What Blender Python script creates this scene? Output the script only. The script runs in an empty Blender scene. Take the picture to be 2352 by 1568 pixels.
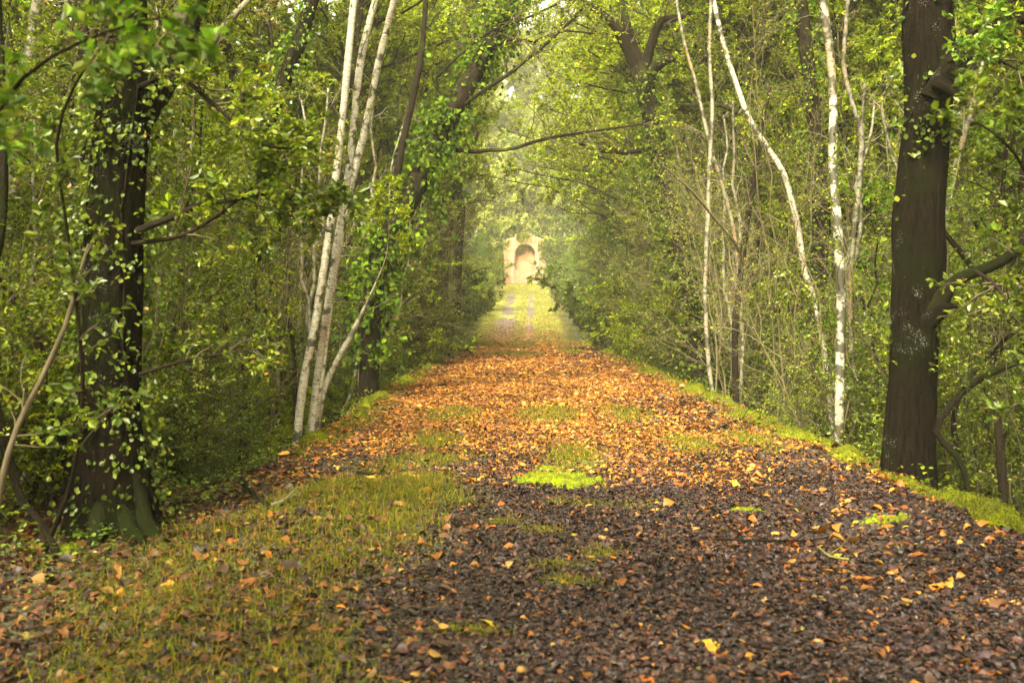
import bpy, math
import numpy as np

rng = np.random.default_rng(11)
HAZE = .0012
SC = bpy.context.scene
COL = SC.collection
F = 2287.0            # focal length in photo pixels of a 2352 px wide frame
EYE = 1.5
VX, VY = 1180.0, 710.0


def P(X, Y, d):
    """a point of the place, from its bearing and its distance"""
    return np.array([(X - VX) / F * d, d, EYE - (Y - VY) / F * d])


# ------------------------------------------------------------------ noise
_tab = np.random.default_rng(3).random((256, 256))


def vn(x, y):
    x = np.asarray(x, float); y = np.asarray(y, float)
    xi = np.floor(x).astype(int); yi = np.floor(y).astype(int)
    fx = x - xi; fy = y - yi
    fx = fx * fx * (3 - 2 * fx); fy = fy * fy * (3 - 2 * fy)
    a = _tab[xi & 255, yi & 255]; b = _tab[(xi + 1) & 255, yi & 255]
    c = _tab[xi & 255, (yi + 1) & 255]; e = _tab[(xi + 1) & 255, (yi + 1) & 255]
    return (a * (1 - fx) + b * fx) * (1 - fy) + (c * (1 - fx) + e * fx) * fy


def fbm(x, y, o=4):
    s = 0; a = .5; t = 0
    for i in range(o):
        s = s + a * vn(x * 2 ** i + 17.3 * i, y * 2 ** i + 9.1 * i); t += a; a *= .5
    return s / t


def sstep(a, b, x):
    t = np.clip((x - a) / (b - a), 0, 1)
    return t * t * (3 - 2 * t)


# ------------------------------------------------------------------ terrain
ZY = [-60, 0, 44, 50, 58, 62, 66, 75, 85, 95, 104, 112, 150, 400]
ZZ = [0, 0, 0, -.22, -.66, -.66, -.45, .3, 1.4, 2.8, 4.2, 4.4, 5, 6]


def zc(y):
    y = np.asarray(y, float)
    return (np.interp(y - 1.2, ZY, ZZ) + np.interp(y, ZY, ZZ) + np.interp(y + 1.2, ZY, ZZ)) / 3


def edge_r(y):
    return 3.36 + .16 * (fbm(np.asarray(y) * .9, 3.3) - .5) + .12 * (vn(np.asarray(y) * 2.7, 8.8) - .5)


def edge_l(y):
    return -2.33 - .25 * (fbm(np.asarray(y) * .8, 43.3) - .5)


def H(x, y):
    x = np.asarray(x, float); y = np.asarray(y, float)
    z = zc(y)
    dr = x - edge_r(y); dl = edge_l(y) - x
    far = 1 - sstep(50, 64, y)
    z = z - far * (1.15 * sstep(.02, .75, dr) + .5 * sstep(.8, 6, dr))
    nl = sstep(8.2, 10.4, y)
    z = z - far * nl * (1.0 * sstep(.0, .8, dl) + .5 * sstep(.8, 6, dl))
    z = z - (1 - nl) * (.45 * sstep(.8, 3.5, dl) + .5 * sstep(3, 8, dl))
    out = np.maximum(sstep(.5, 2, dr), sstep(.5, 2, dl))
    z = z + (.05 + .35 * out) * (fbm(x * .7 + 5, y * .7) - .5) + .03 * (vn(x * 4, y * 4) - .5)
    # the raised shoulder next to the right hand edge and the hollow beside it
    z = z + .05 * np.exp(-((dr + .25) / .25) ** 2) * (1 - sstep(30, 50, y))
    z = z - .05 * np.exp(-((x - 2.2) / .35) ** 2) * np.exp(-((y - 6.8) / 1.0) ** 2)
    z = z + .12 * np.exp(-((x + 1.35) / .5) ** 2 - ((y - 7.2) / 1.2) ** 2) - .1 * np.exp(-((x + 1.5) / .45) ** 2 - ((y - 9.4) / .7) ** 2)
    return z


# ------------------------------------------------------------------ mesh builder
class MB:
    def __init__(s):
        s.V = []; s.C = []; s.T = []; s.F = []; s.n = 0

    def add(s, v, faces, col=None, tube=None, mat=0, smooth=False):
        v = np.asarray(v, np.float32).reshape(-1, 3)
        if col is None: col = np.ones((len(v), 3), np.float32)
        col = np.asarray(col, np.float32)
        if col.ndim == 1: col = np.tile(col, (len(v), 1))
        if tube is None: tube = v
        s.V.append(v); s.C.append(col); s.T.append(np.asarray(tube, np.float32).reshape(-1, 3))
        for f in (faces if isinstance(faces, list) else [faces]):
            s.F.append((np.asarray(f, np.int64) + s.n, mat, smooth))
        s.n += len(v)

    def mesh(s, name, mats, origin=(0, 0, 0)):
        me = bpy.data.meshes.new(name)
        V = np.concatenate(s.V) - np.asarray(origin, np.float32)
        me.vertices.add(len(V)); me.vertices.foreach_set('co', V.ravel())
        loops = np.concatenate([f.ravel() for f, _, _ in s.F])
        tot = np.concatenate([np.full(len(f), f.shape[1]) for f, _, _ in s.F])
        mi = np.concatenate([np.full(len(f), m) for f, m, _ in s.F])
        sm = np.concatenate([np.full(len(f), b) for f, _, b in s.F])
        me.loops.add(len(loops)); me.loops.foreach_set('vertex_index', loops.astype(np.int32))
        me.polygons.add(len(tot))
        me.polygons.foreach_set('loop_start', np.concatenate([[0], np.cumsum(tot)[:-1]]).astype(np.int32))
        me.polygons.foreach_set('loop_total', tot.astype(np.int32))
        me.polygons.foreach_set('material_index', mi.astype(np.int32))
        me.polygons.foreach_set('use_smooth', sm.astype(bool))
        me.update(calc_edges=True)
        C = np.concatenate(s.C); C = np.concatenate([C, np.ones((len(C), 1), np.float32)], 1)
        a = me.attributes.new('Col', 'FLOAT_COLOR', 'POINT'); a.data.foreach_set('color', C.ravel().astype(np.float32))
        a = me.attributes.new('along', 'FLOAT_VECTOR', 'POINT'); a.data.foreach_set('vector', np.concatenate(s.T).ravel())
        for m in (mats if isinstance(mats, (list, tuple)) else [mats]): me.materials.append(m)
        return me

    def build(s, name, mats, parent=None, origin=(0, 0, 0)):
        o = bpy.data.objects.new(name, s.mesh(name, mats, origin))
        COL.objects.link(o)
        if parent is not None: o.parent = parent
        else: o.location = origin
        return o


def tag(o, label=None, cat=None, group=None, kind=None):
    if label: o['label'] = label
    if cat: o['category'] = cat
    if group: o['group'] = group
    if kind: o['kind'] = kind
    return o


def empty(name, loc, label, cat, group=None):
    o = bpy.data.objects.new(name, None); COL.objects.link(o); o.location = loc
    o.empty_display_size = .2
    return tag(o, label, cat, group)


def nrm(a):
    return a / np.maximum(np.linalg.norm(a, axis=-1, keepdims=True), 1e-9)


def tubes(mb, Pn, Rn, sides=4, mat=0, col=None, rough=0.0, cap=False):
    """Pn (n,k,3) centre lines, Rn (n,k) radii"""
    Pn = np.asarray(Pn, float); Rn = np.asarray(Rn, float)
    n, k, _ = Pn.shape
    T = np.empty_like(Pn)
    T[:, 1:-1] = Pn[:, 2:] - Pn[:, :-2]; T[:, 0] = Pn[:, 1] - Pn[:, 0]; T[:, -1] = Pn[:, -1] - Pn[:, -2]
    T = nrm(T)
    ref = np.where(np.abs(T[:, :1, 2:3]) > .8, np.array([1., 0, 0]), np.array([0, 0, 1.]))
    ref = np.broadcast_to(ref, Pn.shape)
    A = nrm(np.cross(ref, T)); B = np.cross(T, A)
    th = np.arange(sides) / sides * 2 * math.pi
    c = np.cos(th); si = np.sin(th)
    L = np.concatenate([np.zeros((n, 1)), np.cumsum(np.linalg.norm(np.diff(Pn, axis=1), axis=2), 1)], 1)
    R = Rn[:, :, None] * np.ones(sides)
    if rough:
        big = .3 if sides > 25 else 1.0
        ph = rng.random((n, 1, 1)) * 50
        a3 = th[None, None, :]
        R = R * (1 + big * rough * (vn(np.cos(a3) * 1.7 + 9 + ph, L[:, :, None] * 2.2 + ph) - .5) * 2
                 + (.25 if sides > 25 else 1) * rough * .6 * (vn(np.cos(a3) * 4 + 20, np.sin(a3) * 4 + L[:, :, None] * 1.6) - .5)
            + (rough * (.55 * np.abs(np.sin(a3 * 8 + 7 * vn(L[:, :, None] * .9 + ph, ph * 0 + 3))) + .45 * np.abs(np.sin(a3 * 13 + 9 * vn(L[:, :, None] * 1.6 + ph, ph * 0 + 8))) - .6) * (.5 + vn(np.cos(a3) * 3 + 40, np.sin(a3) * 3 + L[:, :, None] * 1.2 + ph)) if sides > 25 else 0))
    V = Pn[:, :, None, :] + R[..., None] * (A[:, :, None, :] * c[:, None] + B[:, :, None, :] * si[:, None])
    tube = np.empty_like(V)
    off = rng.random((n, 1, 1)) * 30
    tube[..., 0] = R * c + off; tube[..., 1] = R * si; tube[..., 2] = L[:, :, None] + off
    idx = np.arange(n * k * sides).reshape(n, k, sides)
    a = idx[:, :-1]; b = np.roll(a, -1, 2); d = idx[:, 1:]; e = np.roll(d, -1, 2)
    f = np.stack([a, b, e, d], -1).reshape(-1, 4)
    fs = [f]
    if cap: fs.append(idx[:, -1, :].reshape(n, sides))
    cc = None
    if col is not None:
        cc = np.asarray(col, float)
        cc = np.repeat(cc, k * sides, 0) if cc.ndim == 2 else cc
    mb.add(V, fs, cc, tube, mat, True)


def branches(Pp, Rp, m, t0, t1, L, ang, k=5, rr=.5, up=.1, wig=.25, taper=.35, rmax=1e9, lenfall=.5):
    n, K, _ = Pp.shape
    i0 = np.repeat(np.arange(n), m); N = len(i0)
    t = rng.uniform(t0, t1, N); f = t * (K - 1); j = np.minimum(f.astype(int), K - 2); w = (f - j)[:, None]
    p = Pp[i0, j] * (1 - w) + Pp[i0, j + 1] * w
    r = Rp[i0, j] * (1 - w[:, 0]) + Rp[i0, j + 1] * w[:, 0]
    T = nrm(Pp[i0, j + 1] - Pp[i0, j])
    q = rng.normal(size=(N, 3)); q = nrm(q - (q * T).sum(1, keepdims=True) * T)
    a = rng.uniform(ang[0], ang[1], N)[:, None]
    d = np.cos(a) * T + np.sin(a) * q; d[:, 2] += up; d = nrm(d)
    ln = L * rng.uniform(.55, 1.15, N) * (1 - lenfall * (t - t0) / max(t1 - t0, 1e-6))
    out = np.empty((N, k, 3)); out[:, 0] = p
    for s in range(1, k):
        d = nrm(d + rng.normal(size=(N, 3)) * wig); out[:, s] = out[:, s - 1] + d * (ln / (k - 1))[:, None]
    r0 = np.minimum(r * rr, rmax)
    R = r0[:, None] * np.linspace(1, taper, k)
    return out, R


PAL = {
    'green': [((.17, .21, .009), 4), ((.11, .15, .008), 4), ((.24, .28, .012), 3), ((.055, .085, .008), 2.5), ((.26, .26, .03), .6), ((.32, .18, .03), .15)],
    'yellow': [((.26, .3, .012), 4), ((.17, .22, .01), 3), ((.36, .37, .02), 2), ((.09, .13, .009), 1.8), ((.4, .3, .05), .4)],
    'dark': [((.085, .125, .011), 4), ((.05, .08, .01), 3), ((.13, .175, .012), 3), ((.19, .22, .015), 1), ((.25, .16, .03), .06)],
    'bright': [((.14, .24, .018), 4), ((.2, .3, .02), 3), ((.08, .16, .015), 3), ((.3, .34, .03), 1)],
    'pale': [((.42, .44, .07), 4), ((.32, .37, .05), 3), ((.52, .5, .14), 2), ((.24, .28, .04), 1.5), ((.5, .4, .15), 1)],  # lightened to put the glow at the far end into the leaf colour
    'brown': [((.2, .13, .05), 3), ((.14, .09, .035), 3), ((.27, .2, .09), 2), ((.13, .15, .03), 3)],
    'ivy': [((.08, .14, .01), 4), ((.13, .2, .012), 3), ((.04, .075, .008), 3), ((.2, .27, .015), 1)],
    'litter_mid': [((.4, .14, .018), 5), ((.46, .21, .03), 5), ((.28, .08, .014), 4), ((.5, .28, .07), 1.5), ((.12, .045, .02), 4), ((.45, .3, .03), 1), ((.06, .035, .025), 2)],
    'litter_near': [((.058, .03, .025), 5), ((.034, .021, .02), 6), ((.085, .042, .03), 4), ((.13, .06, .035), 2.2), ((.22, .08, .02), 1.2), ((.018, .011, .011), 6), ((.3, .16, .04), .3), ((.26, .22, .05), .15), ((.075, .055, .056), 3)],  # decayed leaf browns, with canopy shade also put into the colour
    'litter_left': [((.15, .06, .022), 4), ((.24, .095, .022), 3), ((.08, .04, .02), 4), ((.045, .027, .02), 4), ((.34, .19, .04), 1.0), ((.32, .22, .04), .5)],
    'floor': [((.12, .07, .035), 4), ((.07, .045, .028), 4), ((.19, .1, .04), 2), ((.26, .15, .05), 1)],
    'grass': [((.17, .18, .015), 4), ((.11, .13, .012), 4), ((.26, .22, .025), 3), ((.3, .18, .03), 2.5), ((.07, .12, .02), 2)],
    'moss': [((.11, .14, .003), 4), ((.2, .215, .004), 3), ((.05, .07, .003), 3), ((.2, .15, .02), 1)],
}


def pal(n, name, jit=.18):
    c = np.array([a for a, _ in PAL[name]]); w = np.array([b for _, b in PAL[name]], float)
    i = rng.choice(len(c), n, p=w / w.sum())
    return np.clip(c[i] * (1 + rng.normal(size=(n, 1)) * jit) * (1 + rng.normal(size=(n, 3)) * .05), .004, .9)


def leaves(mb, pos, dr, size, col, wid=.55, upb=1.0, shape='d', mat=0, fold=.12, curl=.1, rand=.8):
    n = len(pos)
    size = np.asarray(size) * rng.uniform(.65, 1.25, n)[:, None]
    dr = nrm(dr)
    nn = rng.normal(size=(n, 3)) * rand; nn[:, 2] += upb
    side = nrm(np.cross(dr, nn)); nn = np.cross(side, dr)
    w = size * wid * .5 * rng.uniform(.8, 1.2, n)[:, None]
    cu = curl * rng.uniform(-.3, 1, n)[:, None]
    if shape == 'd':
        b = pos; l = pos + dr * size * .45 + side * w + nn * size * fold; r = pos + dr * size * .45 - side * w + nn * size * fold
        t = pos + dr * size - nn * size * cu
        V = np.stack([b, r, t, l], 1); k = 4
        f = np.arange(n * 4).reshape(n, 4)
        mb.add(V, f, np.repeat(col, 4, 0), mat=mat)
    elif shape == 'q':      # a dry leaf: eleven points, curled along and across, slightly twisted
        ts = np.array([0, .22, .52, .8, 1.0])[None, :, None]; wsq = np.array([0, .78, 1.0, .62, 0])[None, :, None]
        s_ = size[:, None, :]; bend = (rng.normal(size=(n, 1, 1)) * .22 + .06); cup = rng.normal(size=(n, 1, 1)) * .35 + .1; tw = rng.normal(size=(n, 1, 1)) * .35
        irr = rng.normal(size=(n, 5, 1)) * .12
        mid = pos[:, None] + dr[:, None] * ts * s_ + nn[:, None] * s_ * (bend * (ts * (1 - ts) * 4 - .3) + irr * .25) + side[:, None] * s_ * irr * .4
        wv = w[:, None, :] * wsq
        upv = nn[:, None] * wv * (cup + tw * (ts - .5))
        lf = mid + side[:, None] * wv * (1 + irr) + upv; rt = mid - side[:, None] * wv * (1 - irr) + nn[:, None] * wv * (cup - tw * (ts - .5))
        V = np.concatenate([mid, lf[:, 1:4], rt[:, 1:4]], 1)      # 0-4 mid, 5-7 left, 8-10 right
        i = np.arange(n)[:, None] * 11
        f4 = np.concatenate([i + np.array(q) for q in ([1, 2, 6, 5], [2, 3, 7, 6], [2, 1, 8, 9], [3, 2, 9, 10])])
        f3 = np.concatenate([i + np.array(q) for q in ([0, 1, 5], [3, 4, 7], [1, 0, 8], [4, 3, 10])])
        cc = np.repeat(col[:, None], 11, 1) * np.where(np.arange(11)[None, :, None] < 5, .82, 1.0) * (1 + rng.normal(size=(n, 11, 1)) * .1)
        mb.add(V, [f4, f3], np.clip(cc, .003, .9).reshape(-1, 3), mat=mat, smooth=True)
    else:
        ws = (.75, 1.0) if shape == 'o' else (1.0, .85)
        t1, t2 = (.25, .62) if shape == 'o' else (.3, .72)
        b = pos; t = pos + dr * size - nn * size * cu
        mid1 = pos + dr * size * t1; mid2 = pos + dr * size * t2 - nn * size * cu * .3
        fo = nn * size * fold
        V = np.stack([b, mid1 - side * w * ws[0] + fo, mid2 - side * w * ws[1] + fo, t, mid2 + side * w * ws[1] + fo, mid1 + side * w * ws[0] + fo], 1)
        i = np.arange(n)[:, None] * 6
        f = np.concatenate([i + np.array([0, 1, 2, 3]), i + np.array([0, 3, 4, 5])])
        mb.add(V, f, np.repeat(col, 6, 0), mat=mat)


LEAFMUL = 1.0


def leaf_on(mb, Pt, nl, size, palette, t0=.15, shape='d', upb=1.0, out=.9, tint=None, rand=.8, wid=.55, jit=.18):
    size = size * LEAFMUL; nl = max(1, int(nl * (.8 if LEAFMUL > 1 else 1)))
    n, K, _ = Pt.shape
    i0 = np.repeat(np.arange(n), nl); N = len(i0)
    t = rng.uniform(t0, 1, N); f = t * (K - 1); j = np.minimum(f.astype(int), K - 2); w = (f - j)[:, None]
    p = Pt[i0, j] * (1 - w) + Pt[i0, j + 1] * w
    T = nrm(Pt[i0, j + 1] - Pt[i0, j])
    d = T * .6 + rng.normal(size=(N, 3)) * out * np.array([1, 1, .6])
    col = pal(N, palette, jit)
    # clumps of older and younger leaves: one tone per twig
    tone = np.exp(rng.normal(size=n) * .22)[i0][:, None]
    col = col * tone
    if tint is not None: col = col * np.asarray(tint)
    leaves(mb, p, d, size, np.clip(col, .004, .6), shape=shape, upb=upb, rand=rand, wid=wid)


# ------------------------------------------------------------------ materials
def newmat(name):
    m = bpy.data.materials.new(name); m.use_nodes = True
    nt = m.node_tree; nt.nodes.clear()
    o = nt.nodes.new('ShaderNodeOutputMaterial')
    return m, nt, o


def N(nt, typ, **kw):
    n = nt.nodes.new(typ)
    for k, v in kw.items():
        if k.startswith('_'): setattr(n, k[1:], v)
        else:
            key = k.replace('__', ' ')
            n.inputs[int(key[1:]) if key[0] == 'i' and key[1:].isdigit() else key].default_value = v
    return n


def leafmat(name, trans=.38, rough=.42, spec=.35, noise=True, bright=1.0, wet=0.0):
    m, nt, o = newmat(name); L = nt.links.new
    at = N(nt, 'ShaderNodeAttribute', _attribute_name='Col')
    col = at.outputs['Color']
    pr = N(nt, 'ShaderNodeBsdfPrincipled', Roughness=rough)
    pr.inputs['Specular IOR Level'].default_value = spec
    if wet: pr.inputs['Coat Weight'].default_value = wet; pr.inputs['Coat Roughness'].default_value = .25
    L(col, pr.inputs['Base Color'])
    if trans:
        tr = N(nt, 'ShaderNodeBsdfTranslucent')
        g = N(nt, 'ShaderNodeMix', _data_type='RGBA', _blend_type='MULTIPLY'); g.inputs['Factor'].default_value = 1
        L(col, g.inputs['A']); g.inputs['B'].default_value = (1.3, 1.5, .7, 1)
        L(g.outputs['Result'], tr.inputs['Color'])
        mx = N(nt, 'ShaderNodeMixShader', Fac=trans)
        L(pr.outputs[0], mx.inputs[1]); L(tr.outputs[0], mx.inputs[2]); L(mx.outputs[0], o.inputs['Surface'])
    else:
        L(pr.outputs[0], o.inputs['Surface'])
    return m


def ramp(nt, src, stops, interp='LINEAR'):
    r = nt.nodes.new('ShaderNodeValToRGB'); r.color_ramp.interpolation = interp
    e = r.color_ramp.elements
    while len(e) < len(stops): e.new(.5)
    for i, (p, c) in enumerate(stops):
        e[i].position = p; e[i].color = (c[0], c[1], c[2], 1) if not isinstance(c, (int, float)) else (c, c, c, 1)
    nt.links.new(src, r.inputs[0]); return r.outputs[0]


def mixc(nt, fac, a, b, mode='MIX'):
    m = nt.nodes.new('ShaderNodeMix'); m.data_type = 'RGBA'; m.blend_type = mode
    for s, v in (('Factor', fac), ('A', a), ('B', b)):
        if hasattr(v, 'is_linked') or hasattr(v, 'links'): nt.links.new(v, m.inputs[s])
        else: m.inputs[s].default_value = v if s == 'Factor' else (v[0], v[1], v[2], 1)
    return m.outputs['Result']


def noise(nt, vec, scale, detail=3, rough=.6, mp=None):
    if mp is not None:
        q = N(nt, 'ShaderNodeMapping'); q.inputs['Scale'].default_value = mp; nt.links.new(vec, q.inputs[0]); vec = q.outputs[0]
    n = N(nt, 'ShaderNodeTexNoise', Scale=scale, Detail=detail, Roughness=rough)
    nt.links.new(vec, n.inputs['Vector']); return n.outputs['Fac']


def barkmat(name, dark, light, moss=.3, spots=0.0, bump=.9, mosscol=(.04, .05, .008)):
    m, nt, o = newmat(name); L = nt.links.new
    at = N(nt, 'ShaderNodeAttribute', _attribute_name='along').outputs['Vector']
    obj = N(nt, 'ShaderNodeTexCoord').outputs['Object']
    ridg = noise(nt, at, 30, 5, .7, (1, 1, .16))
    fine = noise(nt, at, 120, 3, .7, (1, 1, .5))
    c = ramp(nt, ridg, [(.3, dark), (.52, [(a + b) / 2 for a, b in zip(dark, light)]), (.75, light)])
    big = noise(nt, obj, 1.6, 4, .6)
    if moss > 0:
        mf = ramp(nt, big, [(.62 - moss * .35, 0.), (.78 - moss * .3, 1.)])
        mc = mixc(nt, fine, mosscol, [v * 1.9 for v in mosscol])
        c = mixc(nt, mf, c, mc)
    if spots > 0:
        s = noise(nt, at, 60, 4, .8)
        s2 = noise(nt, obj, 3.3, 2, .5)
        k = N(nt, 'ShaderNodeMath', _operation='MULTIPLY'); L(s, k.inputs[0]); L(s2, k.inputs[1])
        sf = ramp(nt, k.outputs[0], [(.43 - spots * .1, 0.), (.45 - spots * .1, 1.)])
        c = mixc(nt, sf, c, (.34, .35, .28))
    pr = N(nt, 'ShaderNodeBsdfPrincipled', Roughness=.9); L(c, pr.inputs['Base Color'])
    pr.inputs['Specular IOR Level'].default_value = .08
    ad = N(nt, 'ShaderNodeMath', _operation='ADD'); L(ridg, ad.inputs[0]); L(fine, ad.inputs[1])
    b = N(nt, 'ShaderNodeBump', Strength=bump, Distance=.03); L(ad.outputs[0], b.inputs['Height']); L(b.outputs[0], pr.inputs['Normal'])
    L(pr.outputs[0], o.inputs['Surface']); return m


def birchmat(name, white=(.5, .47, .35), rust=.35, dark=.5):
    m, nt, o = newmat(name); L = nt.links.new
    at = N(nt, 'ShaderNodeAttribute', _attribute_name='along').outputs['Vector']
    band = noise(nt, at, 6, 4, .62, (1.3, 1.3, 5))
    lent = noise(nt, at, 16, 3, .65, (1.3, 1.3, 9))
    blot = noise(nt, at, 5, 4, .65, (1, 1, 1.1))
    big = noise(nt, at, 1.1, 3, .55)
    c = ramp(nt, band, [(.3, [v * .55 for v in white]), (.45, [v * .85 for v in white]), (.6, white)])
    c = mixc(nt, ramp(nt, big, [(.52, 0.), (.68, rust)]), c, (.26, .15, .06))
    c = mixc(nt, ramp(nt, lent, [(.545, 0.), (.60, .85)]), c, (.045, .035, .022))
    c = mixc(nt, ramp(nt, blot, [(.60 - dark * .08, 0.), (.66 - dark * .08, 1.)]), c, (.06, .055, .03))
    pr = N(nt, 'ShaderNodeBsdfPrincipled', Roughness=.6); L(c, pr.inputs['Base Color'])
    b = N(nt, 'ShaderNodeBump', Strength=.4, Distance=.01); L(lent, b.inputs['Height']); L(b.outputs[0], pr.inputs['Normal'])
    L(pr.outputs[0], o.inputs['Surface']); return m


def groundmat():
    m, nt, o = newmat('ground_soil'); L = nt.links.new
    at = N(nt, 'ShaderNodeAttribute', _attribute_name='Col').outputs['Color']
    obj = N(nt, 'ShaderNodeTexCoord').outputs['Object']
    f1 = noise(nt, obj, 22, 5, .7); f2 = noise(nt, obj, 90, 3, .7); f3 = noise(nt, obj, 1.4, 4, .6)
    v = N(nt, 'ShaderNodeTexVoronoi', Scale=16.); L(obj, v.inputs['Vector'])
    vc = v.outputs['Color']
    hs = N(nt, 'ShaderNodeSeparateColor'); L(vc, hs.inputs[0])
    c = mixc(nt, 1.0, at, ramp(nt, f1, [(.28, .35), (.5, .95), (.75, 1.7)]), 'MULTIPLY')
    c = mixc(nt, 1.0, c, ramp(nt, f2, [(.3, .5), (.7, 1.5)]), 'MULTIPLY')
    c = mixc(nt, 1.0, c, ramp(nt, hs.outputs[0], [(.0, .55), (1., 1.5)]), 'MULTIPLY')
    c = mixc(nt, 1.0, c, ramp(nt, f3, [(.3, .75), (.7, 1.25)]), 'MULTIPLY')
    pr = N(nt, 'ShaderNodeBsdfPrincipled', Roughness=.8); L(c, pr.inputs['Base Color'])
    b = N(nt, 'ShaderNodeBump', Strength=.7, Distance=.03); L(f1, b.inputs['Height']); L(b.outputs[0], pr.inputs['Normal'])
    L(pr.outputs[0], o.inputs['Surface']); return m


def mossmat():
    m, nt, o = newmat('moss_cushion'); L = nt.links.new
    at = N(nt, 'ShaderNodeAttribute', _attribute_name='Col').outputs['Color']
    obj = N(nt, 'ShaderNodeTexCoord').outputs['Object']
    f1 = noise(nt, obj, 60, 4, .7); f2 = noise(nt, obj, 9, 4, .6)
    c = mixc(nt, 1.0, at, ramp(nt, f1, [(.3, .55), (.7, 1.4)]), 'MULTIPLY')
    c = mixc(nt, ramp(nt, f2, [(.42, 0.), (.66, .65)]), c, (.09, .085, .02))
    pr = N(nt, 'ShaderNodeBsdfPrincipled', Roughness=.9); L(c, pr.inputs['Base Color']); pr.inputs['Specular IOR Level'].default_value = .08
    b = N(nt, 'ShaderNodeBump', Strength=.9, Distance=.015); L(f1, b.inputs['Height']); L(b.outputs[0], pr.inputs['Normal'])
    L(pr.outputs[0], o.inputs['Surface']); return m


def wallmat(name, c1, c2, mortar, brick=True):
    m, nt, o = newmat(name); L = nt.links.new
    obj = N(nt, 'ShaderNodeTexCoord').outputs['Object']
    q = N(nt, 'ShaderNodeMapping'); q.inputs['Rotation'].default_value = (math.pi / 2, 0, 0); L(obj, q.inputs[0])
    f = noise(nt, obj, 2.2, 5, .65); g = noise(nt, obj, 14, 4, .7)
    if brick:
        b = N(nt, 'ShaderNodeTexBrick', Scale=1.0); b.inputs['Brick Width'].default_value = .32; b.inputs['Row Height'].default_value = .11
        b.inputs['Mortar Size'].default_value = .012
        b.inputs['Color1'].default_value = (*c1, 1); b.inputs['Color2'].default_value = (*c2, 1); b.inputs['Mortar'].default_value = (*mortar, 1)
        L(q.outputs[0], b.inputs['Vector']); c = b.outputs['Color']
    else: c = mixc(nt, f, c1, c2)
    c = mixc(nt, ramp(nt, f, [(.46, 0.), (.6, .85)]), c, mortar)
    c = mixc(nt, ramp(nt, g, [(.55, 0.), (.7, .5)]), c, (.16, .1, .06))
    pr = N(nt, 'ShaderNodeBsdfPrincipled', Roughness=.85); L(c, pr.inputs['Base Color'])
    bb = N(nt, 'ShaderNodeBump', Strength=.5, Distance=.03); L(g, bb.inputs['Height']); L(bb.outputs[0], pr.inputs['Normal'])
    L(pr.outputs[0], o.inputs['Surface']); return m


M = dict(
    leaf=leafmat('leaf_soft', .42, .6, .12),
    gloss=leafmat('leaf_glossy', .3, .34, .4),
    litter=leafmat('fallen_leaf', .1, .5, .35),
    wetlitter=leafmat('wet_fallen_leaf', 0, .45, .28, wet=.0),
    grass=leafmat('grass_blade', .35, .6, .08),
    bark=barkmat('bark_dark', (.008, .006, .004), (.04, .03, .018), .25, .0),
    barkbig=barkmat('bark_old', (.002, .0015, .001), (.042, .028, .014), .45, .6, 1.8, (.013, .016, .002)),
    barkmoss=barkmat('bark_mossy', (.012, .01, .006), (.03, .024, .012), .5, .0, .9, (.012, .017, .003)),
    barkgrey=barkmat('bark_grey', (.09, .08, .05), (.25, .23, .15), .35, .3, .4, (.12, .12, .03)),
    stem=barkmat('stem', (.025, .018, .01), (.08, .06, .03), .3, 0, .1),
    paletwig=barkmat('pale_twig', (.09, .07, .035), (.24, .2, .11), .15, 0, .1),
    twig=barkmat('twig', (.05, .038, .022), (.17, .14, .085), .1, 0, .1),
    birch=birchmat('birch_bark', (.55, .52, .4), .6, .9),
    birchstain=birchmat('birch_bark_blackened', (.5, .47, .36), .7, 1.6),
    birchdark=birchmat('birch_bark_stained', (.28, .26, .18), .9, 1.3),
    ground=groundmat(), moss=mossmat(),
    brick=wallmat('brick_wall', (.22, .1, .05), (.27, .14, .07), (.31, .22, .13)),
    plaster=wallmat('ochre_plaster', (.3, .13, .055), (.28, .16, .08), (.34, .21, .11), False),
    stone=wallmat('pale_stone', (.3, .23, .15), (.23, .17, .11), (.33, .27, .18), False),
)

# ------------------------------------------------------------------ ground
def patch(x, y, X, Y, rx, ry):
    """soft membership of a patch centred where bearing (X,Y) meets the flat path"""
    d = EYE * F / (Y - VY); cx = (X - VX) / F * d
    return np.exp(-(((x - cx) / rx) ** 2 + ((y - d) / ry) ** 2))


GP = [(1000, 1010, .35, .6), (1045, 950, .45, 1.0), (1320, 1050, .3, .9), (1260, 950, .5, 1.0), (1440, 950, .35, 1.0), (1590, 1020, .3, .6), (1720, 1010, .25, .7), (1180, 812, 1.0, 2.2), (1310, 805, .5, 3.0), (950, 1060, .5, .45)]
GN = [(1310, 1340, .11, .1), (1280, 1300, .12, .1), (1380, 1272, .1, .12), (1300, 1155, .12, .16), (1160, 1195, .1, .12), (1245, 1215, .1, .1), (1430, 1160, .3, .2), (1080, 1450, .1, .06)]


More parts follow.
